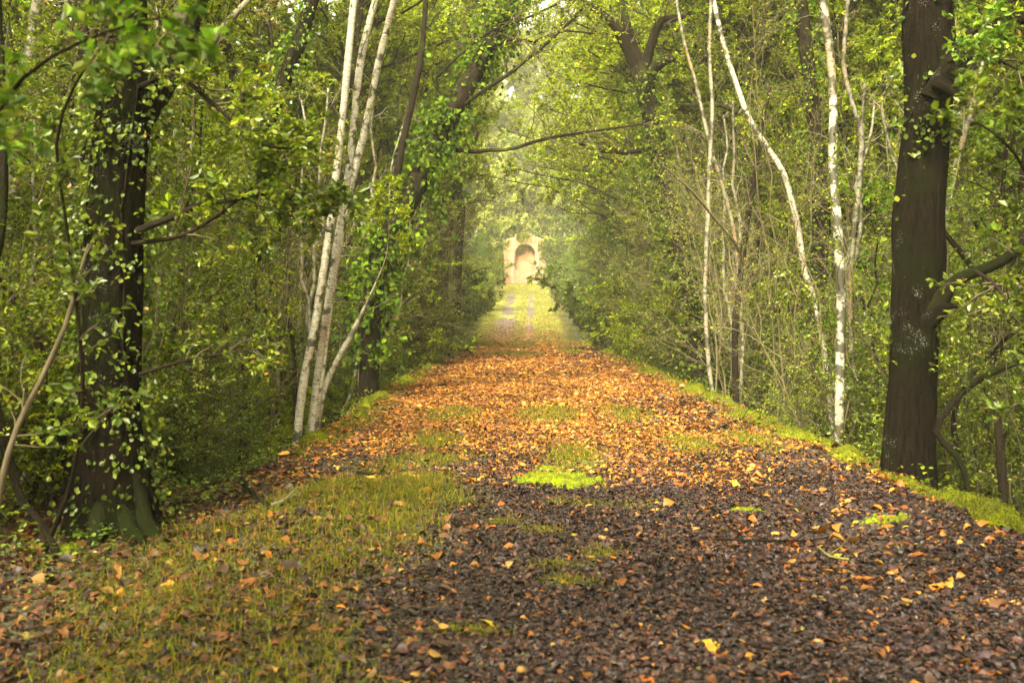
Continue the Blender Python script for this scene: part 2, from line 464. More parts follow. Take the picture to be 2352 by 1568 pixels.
def grassy(x, y):
    x = np.asarray(x, float); y = np.asarray(y, float)
    n = fbm(x * 1.3 + 31, y * 1.3 + 4)
    # the strip that crosses the near left of the path
    c = np.interp(y, [3.2, 4.3, 5.3, 6.5, 7.6, 8.8, 9.6], [-1.1, -1.35, -1.65, -1.5, -1.1, -.75, -.7])
    w = np.interp(y, [3.2, 4.3, 5.8, 7.5, 8.8, 9.6], [.8, .95, 1.0, .8, .42, .2])
    g = (1.35 - .35 * np.exp(-((y - 4.6) / 1.2) ** 2)) * np.exp(-((x - c + .35 * (fbm(x * 2.2, y * 2.2) - .5)) / w) ** 2) * sstep(2.6, 3.6, y) * (1 - sstep(7.9, 9.7, y + 1.4 * (fbm(x * 2, y * 2 + 30) - .5)))
    for X, Y, rx, ry in GP: g = np.maximum(g, 1.15 * patch(x, y, X, Y, rx, ry))
    for X, Y, rx, ry in GN: g = np.maximum(g, .45 * patch(x, y, X, Y, rx, ry))
    e = np.minimum(x - edge_l(y), edge_r(y) - x)
    g = np.maximum(g, .75 * np.exp(-((e - .25) / .3) ** 2) * sstep(9.5, 12, y))
    g = np.maximum(g, .95 * np.exp(-((y - 46) / 2.6) ** 2) * .7)
    g = np.maximum(g, sstep(60, 66, y))
    return np.clip(g * (.55 + .9 * n), 0, 1)


def make_ground():
    xs = np.concatenate([[-400, -200, -120, -80], np.arange(-60, -16, 3.), np.arange(-16, -5, .4), np.arange(-5, -1, .055), np.arange(-1, 2.2, .08), np.arange(2.2, 5, .05), np.arange(5, 16, .4), np.arange(16, 60, 3.), [80, 120, 200, 400]])
    ys = [-60., -40., -20., -10., -4., 0., 1.5]
    y = 2.5
    while y < 130: ys.append(y); y += max(.04, .011 * y)
    ys += [140, 160, 200, 260, 340, 420]
    ys = np.array(ys)
    X, Y = np.meshgrid(xs, ys); Z = H(X, Y)
    nx, ny = len(xs), len(ys)
    idx = np.arange(nx * ny).reshape(ny, nx)
    f = np.stack([idx[:-1, :-1], idx[:-1, 1:], idx[1:, 1:], idx[1:, :-1]], -1).reshape(-1, 4)
    g = grassy(X, Y)[..., None]
    n = fbm(X * .9, Y * .9)[..., None]
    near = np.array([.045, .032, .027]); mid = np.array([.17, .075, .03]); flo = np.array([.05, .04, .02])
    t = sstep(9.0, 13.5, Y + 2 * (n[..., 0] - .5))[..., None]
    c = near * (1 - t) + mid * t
    out = np.maximum(sstep(0, .5, X - edge_r(Y)), sstep(0, .5, edge_l(Y) - X) * sstep(8, 10, Y))[..., None]
    lf = (sstep(.3, 1.5, edge_l(Y) - X) * (1 - sstep(8, 10, Y)))[..., None]
    c = c * (1 - lf) + np.array([.06, .04, .02]) * lf
    c = c * (1 - .8 * g) + np.array([.13, .15, .02]) * .8 * g
    far = sstep(58, 66, Y)[..., None]
    gr = np.array([.2, .2, .03]) * (.5 + 1.0 * n) * (.7 + .6 * fbm(X * 1.7, Y * .6)[..., None])
    # two worn stony wheel tracks on the rise
    cxs = np.interp(Y, [60, 104], [.15, 1.1])
    nb = fbm(X * .8, Y * .35, 3)
    tr = np.exp(-((X - cxs + 1.15) / (.55 + .9 * (1 - sstep(72, 90, Y)))) ** 2) * 1.15 + np.exp(-((X - cxs - .75) / .42) ** 2)
    tr = (sstep(.3, .7, tr * (.1 + 2.4 * nb * fbm(X * 2.5 + 3, Y * 1.2))) * (1 - sstep(92, 101, Y)))[..., None]
    fl = np.exp(-((Y - 67) / 3.0) ** 2)[..., None] * .9
    c2 = gr * (1 - tr) + np.array([.1, .07, .08]) * tr
    c2 = c2 * (1 - fl) + np.array([.22, .11, .035]) * fl
    c = c * (1 - far) + c2 * far
    c = c * (1 - out) + (flo * (.7 + .7 * n)) * out
    mb = MB(); mb.add(np.stack([X, Y, Z], -1), f, c.reshape(-1, 3), smooth=True)
    o = mb.build('ground', M['ground']); tag(o, 'leaf strewn woodland track on a raised causeway with forest floor', 'ground', kind='structure')


make_ground()


# ------------------------------------------------------------------ litter, grass, moss
def on_ground_normal(x, y):
    e = .03
    return nrm(np.stack([-(H(x + e, y) - H(x - e, y)) / (2 * e), -(H(x, y + e) - H(x, y - e)) / (2 * e), np.ones_like(x)], -1))


LIFT = 0.0


def litter(name, label, regions, mat):
    mb = MB()
    for (x0, x1, y0, y1, dens, size, palette, keep) in regions:
        n = int((x1 - x0) * (y1 - y0) * dens * 1.1)
        x = rng.uniform(x0, x1, n); y = rng.uniform(y0, y1, n)
        k = rng.random(n) < keep(x, y); x = x[k]; y = y[k]; n = len(x)
        z = H(x, y) + rng.uniform(.001, .018, n) + LIFT
        nr = on_ground_normal(x, y)
        a = rng.uniform(0, 2 * math.pi, n)
        d = np.stack([np.cos(a), np.sin(a), np.zeros(n)], -1)
        tilt = rng.normal(size=(n, 3)) * .18
        d = nrm(d - (d * nr).sum(1, keepdims=True) * nr + tilt * np.array([0, 0, 1]))
        L_ = size * rng.choice([.6, 1.0, 1.4], n, p=[.5, .36, .14]) * np.clip(np.exp(rng.normal(size=n) * .2), .5, 1.6) * 1.15
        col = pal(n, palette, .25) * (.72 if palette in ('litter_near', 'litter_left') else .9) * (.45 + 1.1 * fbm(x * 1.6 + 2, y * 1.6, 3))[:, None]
        pos = np.stack([x, y, z], -1) - d * L_[:, None] * .5
        pos[:, 2] = np.maximum(pos[:, 2], H(pos[:, 0], pos[:, 1]) + .003 + LIFT)
        nn_r = .34
        # leaf blades, curled
        wd = rng.uniform(.38, .8, n)[:, None]
        for sel, sh in ((y < 15, 'q'), (y >= 15, 'w')):
            if sel.any(): leaves(mb, pos[sel], d[sel], L_[sel][:, None], col[sel], wid=wd[sel], upb=1, shape=sh, fold=.16, curl=.45, rand=nn_r)
    return tag(mb.build(name, mat), label, 'leaf litter', kind='stuff')


inpath = lambda x, y: ((x > edge_l(y) - .02) & (x < edge_r(y) + .03)).astype(float)
MP = [(1290, 1104, .37, .3), (1262, 1078, .16, .14), (2035, 1192, .17, .1), (1720, 1172, .16, .06)]


def mossy(x, y):
    g = 0 * x
    for X, Y, rx, ry in MP:
        d = EYE * F / (Y - VY); cx = (X - VX) / F * d
        g = np.maximum(g, 1 - sstep(.7, 1.15, np.sqrt(((x - cx) / rx) ** 2 + ((y - d) / ry) ** 2)))
    return g


notg = lambda x, y: (1 - .7 * grassy(x, y) * (1 - .55 * np.exp(-((x + 1.3) / .9) ** 2) * (y < 9))) * (1 - .88 * mossy(x, y))
mixz = lambda x, y: sstep(6.5, 13.5, y + 5.0 * (fbm(x * 1.1 + 3, y * 1.1) - .5) - .4 * np.abs(x - .7) + .9)


def bare(x, y):
    b = np.exp(-((x - 2.3) / .5) ** 2 - ((y - 6.9) / 1.1) ** 2) + np.exp(-((x + 1.6) / .55) ** 2 - ((y - 9.2) / .8) ** 2)
    b = b + .8 * np.exp(-((x - 2.7) / .5) ** 2 - ((y - 9.6) / 1.6) ** 2)
    return 1 - .82 * np.clip(b, 0, 1) * sstep(.3, .55, fbm(x * 3, y * 3) + .08)


litter('dark_fallen_leaves', 'damp dark brown and purplish leaves, canopy shade in their colour, carpeting the near part of the track', [
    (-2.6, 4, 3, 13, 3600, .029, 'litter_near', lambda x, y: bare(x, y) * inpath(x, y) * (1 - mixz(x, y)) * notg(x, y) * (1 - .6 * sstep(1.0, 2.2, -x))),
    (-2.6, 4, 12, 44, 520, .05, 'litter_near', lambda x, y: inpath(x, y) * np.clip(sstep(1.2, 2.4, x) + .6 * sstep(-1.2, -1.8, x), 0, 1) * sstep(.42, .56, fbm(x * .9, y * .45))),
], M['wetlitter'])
litter('orange_fallen_leaves', 'fresh orange and golden leaves covering the middle of the track', [
    (-2.6, 4, 8.4, 22, 1300, .043, 'litter_mid', lambda x, y: inpath(x, y) * mixz(x, y) * notg(x, y) * bare(x, y)),
    (-2.6, 4, 22, 47, 420, .06, 'litter_mid', lambda x, y: inpath(x, y) * (1 - .7 * grassy(x, y)) * (1 - .9 * sstep(36, 43, y) * sstep(.4, .55, fbm(x * .7 + 1, y * .3)))),
    (-2.6, 3.6, 3, 9.5, 34, .058, 'litter_mid', lambda x, y: inpath(x, y) * .8),
    (1.4, 3.5, 5, 13, 90, .06, 'litter_mid', lambda x, y: inpath(x, y) * .8),
    (-2.2, 3.2, 58, 86, 40, .1, 'litter_mid', lambda x, y: 1 - sstep(66, 84, y)),
], M['litter'])
LIFT = .045
litter('verge_fallen_leaves', 'scattered orange and brown leaves caught on the mossy track edges', [
    (3.0, 3.5, 4.5, 45, 90, .055, 'litter_mid', lambda x, y: sstep(.4, .55, fbm(x * 2, y * 1.5))), (-2.6, -2.1, 10, 45, 90, .055, 'litter_mid', lambda x, y: sstep(.4, .55, fbm(x * 2, y * 1.5))),
], M['litter'])
LIFT = .035
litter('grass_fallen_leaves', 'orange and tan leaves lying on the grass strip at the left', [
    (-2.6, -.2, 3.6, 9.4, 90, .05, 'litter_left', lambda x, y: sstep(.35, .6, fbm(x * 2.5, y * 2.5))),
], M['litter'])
LIFT = 0.0
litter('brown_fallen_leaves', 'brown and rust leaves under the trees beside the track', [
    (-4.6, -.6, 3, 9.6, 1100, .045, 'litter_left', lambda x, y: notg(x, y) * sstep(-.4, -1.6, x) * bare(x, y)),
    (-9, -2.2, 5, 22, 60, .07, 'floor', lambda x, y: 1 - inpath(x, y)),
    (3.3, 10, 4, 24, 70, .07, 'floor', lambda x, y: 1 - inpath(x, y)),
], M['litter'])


def blades(mb, x, y, h, w, palette, lean=.5, base=0.):
    n = len(x); z = H(x, y) + base
    a = rng.uniform(0, 2 * math.pi, n); dx = np.cos(a); dy = np.sin(a)
    le = np.abs(rng.normal(size=n)) * lean
    p0 = np.stack([x, y, z - .005], -1)
    hd = np.stack([dx, dy, np.zeros(n)], -1); up = np.array([0, 0, 1.])
    p1 = p0 + up * (h * .6)[:, None] + hd * (h * le * .35)[:, None]
    p2 = p0 + up * (h * np.maximum(.25, 1 - le * .5))[:, None] + hd * (h * le)[:, None]
    sd = np.stack([-dy, dx, np.zeros(n)], -1) * (w / 2)[:, None] if np.ndim(w) else np.stack([-dy, dx, np.zeros(n)], -1) * w / 2
    b = rng.uniform(0, 2 * math.pi, n)
    sd = np.stack([np.cos(b), np.sin(b), np.zeros(n)], -1) * (np.asarray(w) / 2 * np.ones(n))[:, None]
    V = np.stack([p0 - sd, p0 + sd, p1 + sd * .8, p1 - sd * .8, p2], 1)
    i = np.arange(n)[:, None] * 5
    col = np.repeat(pal(n, palette), 5, 0)
    mb.add(V, [i + np.array([0, 1, 2, 3]), i + np.array([3, 2, 4])], col)


mb = MB()
n = 230000
x = rng.uniform(-2.9, 3.5, n); y = 3.0 + 47 * rng.random(n) ** 1.6
g = grassy(x, y); k = rng.random(n) < sstep(.3, .8, g) * .9 * inpath(x, y); x = x[k]; y = y[k]
h = rng.uniform(.02, .085, len(x)) * (.5 + 1.1 * fbm(x * 5, y * 5)); h = h * (1 + .7 * np.exp(-((x + .9) / .6) ** 2 - ((y - 7.8) / 1.3) ** 2)); blades(mb, x, y, h, .0035 + .00035 * y, 'grass', .9)
n = 26000
x = rng.uniform(-2.4, 3.4, n); y = rng.uniform(33, 50, n); k = rng.random(n) < sstep(.42, .6, fbm(x * .7 + 1, y * .3)) * sstep(33, 42, y); x = x[k]; y = y[k]
blades(mb, x, y, rng.uniform(.03, .09, len(x)), .02, 'grass', .9)
n = 42000
x = rng.uniform(-2.9, 0, n); y = rng.uniform(3.4, 9.4, n); g = grassy(x, y); k = rng.random(n) < sstep(.35, 1.0, g) * sstep(.3, .62, fbm(x * 3.5, y * 3.5)); x = x[k]; y = y[k]
blades(mb, x, y, rng.uniform(.03, .12, len(x)) * (.5 + 1.1 * fbm(x * 4, y * 4)) * (.7 + .6 * sstep(5.5, 7.5, y)), .0036, 'grass', 1.3)
n = 60000
x = rng.uniform(-3.4, 4.2, n); y = 62 + 44 * rng.random(n)
cxs = np.interp(y, [60, 104], [.15, 1.1]); k = (rng.random(n) > .85 * np.exp(-((x - cxs + 1.1) / .8) ** 2) + .85 * np.exp(-((x - cxs - .75) / .35) ** 2)) | (y > 96); x = x[k]; y = y[k]; n = len(x)
blades(mb, x, y, rng.uniform(.03, .1, n), .03, 'grass', .8)
for X_, Y_, rx_, ry_ in GP:
    d_ = EYE * F / (Y_ - VY); n = 2600
    x = (X_ - VX) / F * d_ + rng.normal(size=n) * rx_ * .6; y = d_ + rng.normal(size=n) * ry_ * .7
    k = (fbm(x * 4, y * 3) > .45) & (inpath(x, y) > 0); x = x[k]; y = y[k]
    blades(mb, x, y, rng.uniform(.02, .07, len(x)), .0035 + .0004 * y, 'grass', 1.0)
n = 4200
x = rng.normal(size=n); y = rng.normal(size=n); which = rng.choice(len(GN), n)
cx = np.array([(a[0] - VX) / (a[1] - VY) * EYE for a in GN]); cy = np.array([EYE * F / (a[1] - VY) for a in GN])
rx = np.array([a[2] for a in GN]); ry = np.array([a[3] for a in GN])
x = cx[which] + x * rx[which] * .8; y = cy[which] + y * ry[which] * .6
blades(mb, x, y, rng.uniform(.015, .06, n), .004, 'grass', 1.0)
tag(mb.build('grass', M['grass']), 'short yellow green grass growing through the leaves on the track', 'grass', kind='stuff')


def moss_strip(name, label, y0, y1, side):
    mb = MB()
    m = 14; ys = [y0]
    while ys[-1] < y1: ys.append(ys[-1] + max(.025, .004 * ys[-1]))
    ys = np.array(ys); u = np.linspace(-1, 1, m)
    e = edge_r(ys) if side > 0 else edge_l(ys)
    wdt = .07 + .34 * fbm(ys * 1.1 + 4 * side, ys * 0 + 7, 3) ** 1.0 * (1 + .5 * (side > 0)) - .05
    gap = sstep(.4, .56, fbm(ys * .55 + 9, ys * 0 + 2 + side, 3) + .03)
    wdt = wdt * (.5 + .5 * sstep(5.5, 10, ys))
    wdt = np.maximum(.04, wdt * (.35 + .65 * gap))
    X = (e - side * .07)[:, None] + u[None] * wdt[:, None]; Y = np.repeat(ys[:, None], m, 1)
    Z0 = H(X, Y)
    lump = (1 - np.abs(u[None]) ** 2.4) * (.01 + .15 * vn(X * 6 + 3, Y * 4) * vn(X * 3, Y * 1.3) + .05 * vn(X * 12, Y * 9) + .03 * vn(X * 25, Y * 25)) * (.4 + .6 * gap[:, None]) - .015
    outer = np.where(u * 1.0 > 0, 1, 0)[None]
    Z = np.where(u[None] > 0, np.maximum(Z0, H((e - side * .07)[:, None] + 0 * X, Y) - .22 * u[None] ** 2), Z0) + lump
    if side < 0: Z = Z[:, :]; X = X[:, ::1]
    if side < 0:
        Z = np.where(u[None] < 0, np.maximum(Z0, H((e + .07)[:, None] + 0 * X, Y) - .22 * u[None] ** 2), Z0) + lump
    idx = np.arange(X.size).reshape(X.shape)
    f = np.stack([idx[:-1, :-1], idx[:-1, 1:], idx[1:, 1:], idx[1:, :-1]], -1).reshape(-1, 4)
    nn = np.clip(fbm(X * 3, Y * 2) * .7 + .9 * (vn(X * 16, Y * 12) - .3), 0, 1)[..., None]
    c = np.array([.04, .055, .003]) * (1 - nn) + np.array([.2, .22, .004]) * nn
    mb.add(np.stack([X, Y, Z], -1), f, c.reshape(-1, 3), smooth=True)
    # moss shoots
    q = int(60000 if side > 0 else 26000)
    i = (rng.random(q) ** 1.5 * (len(ys) - 1)).astype(int); j = rng.integers(1, m - 1, q)
    px = X[i, j] + rng.normal(size=q) * .012; py = Y[i, j] + rng.normal(size=q) * .02
    base = Z[i, j] - H(px, py)
    blades(mb, px, py, rng.uniform(.008, .028, q), .005 + .0003 * py, 'moss', .8, base)
    return tag(mb.build(name, M['moss']), label, 'moss', kind='stuff')


moss_strip('moss_verge', 'bright green moss cushions along the right hand edge of the track', 4.6, 50, 1)
moss_strip('moss_verge', 'green moss along the left hand edge of the track beyond the birches', 10.2, 47, -1)


def moss_patch(X, Y, rx, ry, label, hgt=.03, nbl=9000, holes=.5):
    d = EYE * F / (Y - VY); cx = (X - VX) / F * d
    mb = MB(); m = 90
    u = np.linspace(-1.25, 1.25, m); U, W = np.meshgrid(u, u)
    xx = cx + U * rx; yy = d + W * ry
    rr = np.sqrt(U ** 2 + W ** 2)
    msk = 1 - rr - (.6 * (fbm(xx * 7 + 5, yy * 7) - .42) + 1.1 * (fbm(xx * 24 + 5, yy * 24, 2) - .45)) * 1.6 * holes
    zz = H(xx, yy) + np.clip(msk, -.25, .35) * hgt * 2.2 + .014 * vn(xx * 40, yy * 40) - .004
    idx = np.arange(m * m).reshape(m, m)
    f = np.stack([idx[:-1, :-1], idx[:-1, 1:], idx[1:, 1:], idx[1:, :-1]], -1).reshape(-1, 4)
    keep = msk.ravel()[f].mean(1) > -.08
    nn = fbm(xx * 7, yy * 7)[..., None]
    c = np.array([.16, .22, .008]) * (1 - nn) + np.array([.24, .29, .006]) * nn
    org = np.array([cx, d, float(H(cx, d))])
    mb.add(np.stack([xx, yy, zz], -1), f[keep], (c * (.5 + 1.0 * fbm(xx * 30, yy * 30, 2)[..., None])).reshape(-1, 3), smooth=True)
    i = rng.integers(0, m, nbl); j = rng.integers(0, m, nbl); k = msk[i, j] > 0; i = i[k]; j = j[k]
    px = xx[i, j] + rng.normal(size=len(i)) * .01; py = yy[i, j] + rng.normal(size=len(i)) * .01
    n0 = len(mb.C)
    blades(mb, px, py, rng.uniform(.006, .018, len(i)), .004, 'moss', .7, zz[i, j] - H(px, py))
    mb.C[-1] = mb.C[-1] * 1.7
    o = mb.build('moss_patch', M['moss'], origin=org)
    return tag(o, label, 'moss patch')


moss_patch(1290, 1104, .37, .3, 'large bright yellow green moss patch in the middle of the track', .06, 14000, .8)
moss_patch(1262, 1078, .16, .14, 'small moss tuft just beyond the big bright patch', .025, 3000, .6)
moss_patch(1215, 728 + 18, 1, 1, 'x') if False else None
moss_patch(2035, 1192, .17, .1, 'small ragged moss patch near the right edge of the track', .02, 3000, .9)
moss_patch(1720, 1172, .16, .06, 'thin pale moss streak right of the bright patch', .02, 2500, .9)
moss_patch(155, 1272, .07, .09, 'little round moss cushion by the big left hand tree', .06, 1500, .3)


# ------------------------------------------------------------------ traced woody things
def smooth_path(pts, step):
    pts = np.asarray(pts, float)
    q = np.vstack([2 * pts[0] - pts[1], pts, 2 * pts[-1] - pts[-2]])
    out = []
    for i in range(1, len(q) - 2):
        L_ = np.linalg.norm(q[i + 1, :3] - q[i, :3]); n = max(2, int(L_ / step))
        t = np.linspace(0, 1, n, endpoint=False)[:, None]
        out.append(.5 * (2 * q[i] + (q[i + 1] - q[i - 1]) * t + (2 * q[i - 1] - 5 * q[i] + 4 * q[i + 1] - q[i + 2]) * t ** 2 + (3 * q[i] - q[i - 1] - 3 * q[i + 1] + q[i + 2]) * t ** 3))
    out.append(pts[-1:])
    return np.concatenate(out)


def trace(pts, d, d2=None, step=.12, ground=False, wob=.0):
    """pts (X,Y,width px) from bottom to top; depth runs from d to d2"""
    d2 = d if d2 is None else d2
    m = len(pts); r = []
    for i, (X, Y, w) in enumerate(pts):
        dd = d + (d2 - d) * i / max(m - 1, 1)
        r.append([*P(X, Y, dd), w / 2 / F * dd])
    r = np.array(r)
    if ground:
        g = float(H(r[0, 0], r[0, 1]))
        if r[0, 2] > g - .05:
            sl = (r[1, :3] - r[0, :3]); sl = sl / max(sl[2], .1); dz = r[0, 2] - g + .15
            b = r[0].copy(); b[:3] -= np.array([sl[0] * .5, sl[1] * .5, 1]) * dz; b[3] *= 1.12
            r = np.vstack([b, r])
        else:
            r[0, 2] = g - .15
    s = smooth_path(r, step)
    if wob and step > .07:
        s[1:-1, :3] += rng.normal(size=(len(s) - 2, 3)) * wob * s[1:-1, 3:4]
    return s[:, :3], s[:, 3]


def extend(p, r, up, lean=(0, 0), n=8, tip=.35):
    """carry a trunk on above the frame"""
    d = nrm(p[-1] - p[-4]); q = [p[-1]]; rr = [r[-1]]
    for i in range(n):
        d = nrm(d * .8 + np.array([lean[0] * .2, lean[1] * .2, .35]) + rng.normal(size=3) * .05)
        q.append(q[-1] + d * up / n); rr.append(r[-1] * (1 - (1 - tip) * (i + 1) / n))
    return np.vstack([p, q[1:]]), np.concatenate([r, rr[1:]])


def ivy(mb, p, r, n, t0=0, t1=1, size=.055, palette='ivy', off=.04, mat=0, clump=.5, shape='o'):
    K = len(p)
    per = 7
    t = rng.uniform(t0, t1, n * 2); t = t[rng.random(n * 2) < sstep(clump - .15, clump + .15, fbm(t * 9 + r[0] * 70, t * 0 + 3, 3) + .1)][:n]
    n = len(t)
    f = t * (K - 1); j = np.minimum(f.astype(int), K - 2); w = (f - j)[:, None]
    c = p[j] * (1 - w) + p[j + 1] * w; T = nrm(p[j + 1] - p[j]); rr = (r[j] * (1 - w[:, 0]) + r[j + 1] * w[:, 0])[:, None]
    q = rng.normal(size=(n, 3)); own = np.arange(n) // per * per      # leaves sit together in small sprays
    q = q[own] + rng.normal(size=(n, 3)) * .28; c = c[own] * .85 + c * .15 if n else c
    c = np.where((np.arange(n) % per == 0)[:, None], c, p[j[own]] + rng.normal(size=(n, 3)) * np.array([.02, .02, .07])); T = T[own]; rr = rr[own]
    q = nrm(q - (q * T).sum(1, keepdims=True) * T)
    pos = c + q * (rr + np.abs(rng.normal(size=(n, 1))) * off)
    d = q * .5 + np.array([0, 0, -.7]) + rng.normal(size=(n, 3)) * .5
    leaves(mb, pos, d, size, pal(n, palette), wid=.85, upb=.3, shape=shape, rand=.5)


def vines(root, org, p, r, n):
    mb = MB(); K = len(p)
    for i in range(n):
        a = rng.uniform(0, 6.28) + np.cumsum(rng.normal(size=K) * .035); k0 = rng.integers(0, K // 3); k1 = rng.integers(K * 2 // 3, K)
        off = 1.03 + .05 * vn(np.arange(K) * .13 + i * 9, i * 3.3)
        q = p + np.stack([np.cos(a), np.sin(a), a * 0], -1) * (r * off)[:, None]
        tubes(mb, q[None, k0:k1:3], (rng.uniform(.006, .016) * np.linspace(1, .5, K))[None, k0:k1:3], 6, 0, None, .1)
    mb.build('vine_stems', M['bark'], root, org)


def woody(root, org, p, r, name='trunk', mat=None, sides=14, rough=.1, flare=0., cap=False):
    mb = MB(); rr = r.copy()
    if flare:
        L_ = np.concatenate([[0], np.cumsum(np.linalg.norm(np.diff(p, axis=0), axis=1))])
        rr = rr * (1 + flare * np.exp(-L_ / .35))
    tubes(mb, p[None], rr[None], sides, 0, None, rough, cap)
    return mb.build(name, mat or M['bark'], root, org)


def twigs_on(root, org, p, r, m1, L1, m2, L2, nl, size, palette, t0=.3, t1=1, rr=.4, rmax=.015, up=.1, leafmat_='leaf', shape='d', ang=(.5, 1.2), name='twigs', fname='foliage', tmat='twig', wig=.18, flat=False, tint=None, upb=1.0):
    mb = MB(); a, ar = branches(p[None], r[None], m1, t0, t1, L1, ang, 7, rr, up, wig, .3, rmax)
    tubes(mb, a, ar, 5)
    b, br = branches(a, ar, m2, .15, 1, L2, (.4, 1.1), 5, .6, up * .5, wig, .35)
    br = np.maximum(br, .0011); tubes(mb, b, br, 3)
    mb.build(name, M[tmat], root, org)
    if nl:
        ml = MB(); leaf_on(ml, b, nl, size, palette, shape=shape, tint=tint, upb=upb)
        leaf_on(ml, a, nl, size, palette, .5, shape=shape, tint=tint, upb=upb)
        ml.build(fname, M[leafmat_], root, org)


def hero(name, label, cat, pts, d, d2=None, mat='bark', group=None, sides=14, rough=.1, flare=.25, up=5., lean=(0, 0), crown='green', crownleaf=.07, step=.12, extendit=True, crownn=6):
    p, r = trace(pts, d, d2, step, True, .03)
    org = p[0].copy(); org[2] = float(H(org[0], org[1]))
    root = empty(name, org, label, cat, group)
    nvis = len(p)
    if extendit: p, r = extend(p, r, up, lean)
    woody(root, org, p, r, 'trunk', M[mat], sides, rough, flare)
    if extendit and crown:
        mb = MB(); tp, tr = p[nvis - 1:], r[nvis - 1:]
        a, ar = branches(tp[None], tr[None], crownn, .15, 1, up * .62, (.5, 1.2), 8, .6, .25, .2, .3)
        b, br = branches(a, ar, 6, .2, 1, up * .3, (.5, 1.2), 6, .55, .1, .25, .3)
        c, cr = branches(b, br, 5, .2, 1, up * .15, (.4, 1.2), 4, .6, .05, .3, .4)
        tubes(mb, a, ar, 6); tubes(mb, b, br, 4); tubes(mb, c, np.maximum(cr, .0015), 3)
        mb.build('limbs', M['twig'] if mat.startswith('birch') else M['bark'], root, org)
        ml = MB(); leaf_on(ml, c, 14, crownleaf, crown); ml.build('crown', M['leaf'], root, org)
    return root, org, p, r, nvis


# --- L1: the big dark tree on the left
root, org, p, r, nv = hero('oak_tree', 'massive dark ivy-hung oak trunk in the left foreground with mossy roots', 'tree',
    [(262, 1235, 190), (258, 1130, 160), (250, 1000, 138), (250, 900, 130), (258, 700, 128), (265, 500, 120), (280, 300, 116), (292, 200, 114), (288, 100, 100), (285, 0, 96), (285, -120, 90)],
    6.7, 6.9, 'barkbig', sides=80, rough=.13, flare=.35, up=5, step=.035, crownn=7)
mb = MB()
for X0, Y0, X1, Y1, w0, w1, dd in [(300, 1120, 356, 1232, 50, 40, 6.45), (270, 1150, 315, 1240, 50, 36, 6.3), (215, 1130, 170, 1235, 50, 30, 6.45), (230, 1140, 215, 1250, 60, 34, 6.2)]:
    q, qr = trace([(X0 - (X1 - X0) * .5, Y0 - 190, w0 * .6), (X0 - (X1 - X0) * .15, Y0 - 60, w0), ((X0 * .6 + X1 * .4), (Y0 * .5 + Y1 * .5), (w0 + w1) / 2), (X1, Y1, w1), (X1 + (X1 - X0) * .9, Y1 + 34, 12)], 6.78, dd - .1, .05)
    tubes(mb, q[None], qr[None], 14, 0, None, .22)
mb.build('roots', M['barkmoss'], root, org)
q, qr = trace([(290, 340, 46), (345, 255, 46), (385, 190, 42), (440, 60, 36), (480, -60, 32), (520, -250, 26)], 6.85, 7.4, .08)
woody(root, org, q, qr, 'limb', M['barkbig'], 16, .1)
mb = MB(); ivy(mb, p[:nv], r[:nv], 2600, .05, .98, .04, 'dark', .1, clump=.48); mb.build('ivy', M['gloss'], root, org)
vines(root, org, p[:nv], r[:nv], 9)
# leafy limbs of the big tree
def leafy_limb(root, org, pts, d, d2, m1, L1, m2, L2, nl, size, palette, mat='bark', lm='gloss', t0=.25, shape='o', up=.15, name='branch', tint=None):
    q, qr = trace(pts, d, d2, .06, False, .15)
    woody(root, org, q, qr, name, M[mat], 8, .05)
    twigs_on(root, org, q, qr, m1, L1, m2, L2, nl, size, palette, t0, 1, .5, .008, up, lm, shape, tint=tint)
leafy_limb(root, org, [(315, 530, 18), (400, 497, 15), (460, 470, 13), (520, 462, 11), (600, 448, 9), (700, 460, 7), (780, 440, 4)], 6.6, 6.4, 26, .55, 5, .2, 7, .055, 'dark')
leafy_limb(root, org, [(320, 200, 14), (400, 170, 12), (480, 230, 10), (600, 330, 7), (720, 340, 4)], 6.7, 6.0, 24, .5, 5, .22, 7, .055, 'green')
leafy_limb(root, org, [(300, 560, 12), (420, 540, 9), (520, 480, 7), (620, 400, 5), (690, 380, 3)], 6.7, 6.3, 20, .5, 5, .2, 7, .05, 'green')
leafy_limb(root, org, [(320, 860, 10), (400, 835, 8), (500, 815, 6), (610, 800, 3)], 6.5, 6.6, 16, .45, 4, .18, 5, .04, 'green')

# near glossy sprays at the upper left and a vine
root, org, p, r, nv = hero('holm_sapling', 'slender sapling with big glossy leaves in front of the left oak', 'sapling',
    [(105, 1262, 12), (165, 1100, 11), (190, 900, 10), (175, 700, 9), (150, 500, 8), (130, 330, 7), (170, 200, 6), (250, 90, 5), (330, 10, 4)], 6.1, 4.6, 'bark', sides=8, rough=.05, flare=0, extendit=False)
twigs_on(root, org, p, r, 22, .45, 4, .16, 6, .06, 'dark', .25, 1, .5, .006, .1, 'gloss', 'o')
root, org, p, r, nv = hero('bay_sapling', 'thin overhanging sapling with bright leaves at the top left corner', 'sapling',
    [(-60, 1330, 14), (-90, 900, 14), (-60, 500, 12), (0, 250, 10), (120, 130, 8), (260, 70, 6), (380, 40, 4), (470, 90, 3)], 3.9, 3.3, 'bark', sides=8, rough=.05, flare=0, extendit=False)
twigs_on(root, org, p, r, 16, .35, 4, .14, 6, .055, 'bright', .62, 1, .6, .004, .05, 'gloss', 'o')
root, org, p, r, nv = hero('crooked_sapling', 'thin brown stem leaning across the lower left corner', 'stem',
    [(0, 1120, 16), (40, 980, 14), (90, 880, 13), (150, 750, 12), (180, 640, 10), (205, 560, 8)], 5.6, 5.6, 'twig', sides=8, rough=.08, flare=0, extendit=False)
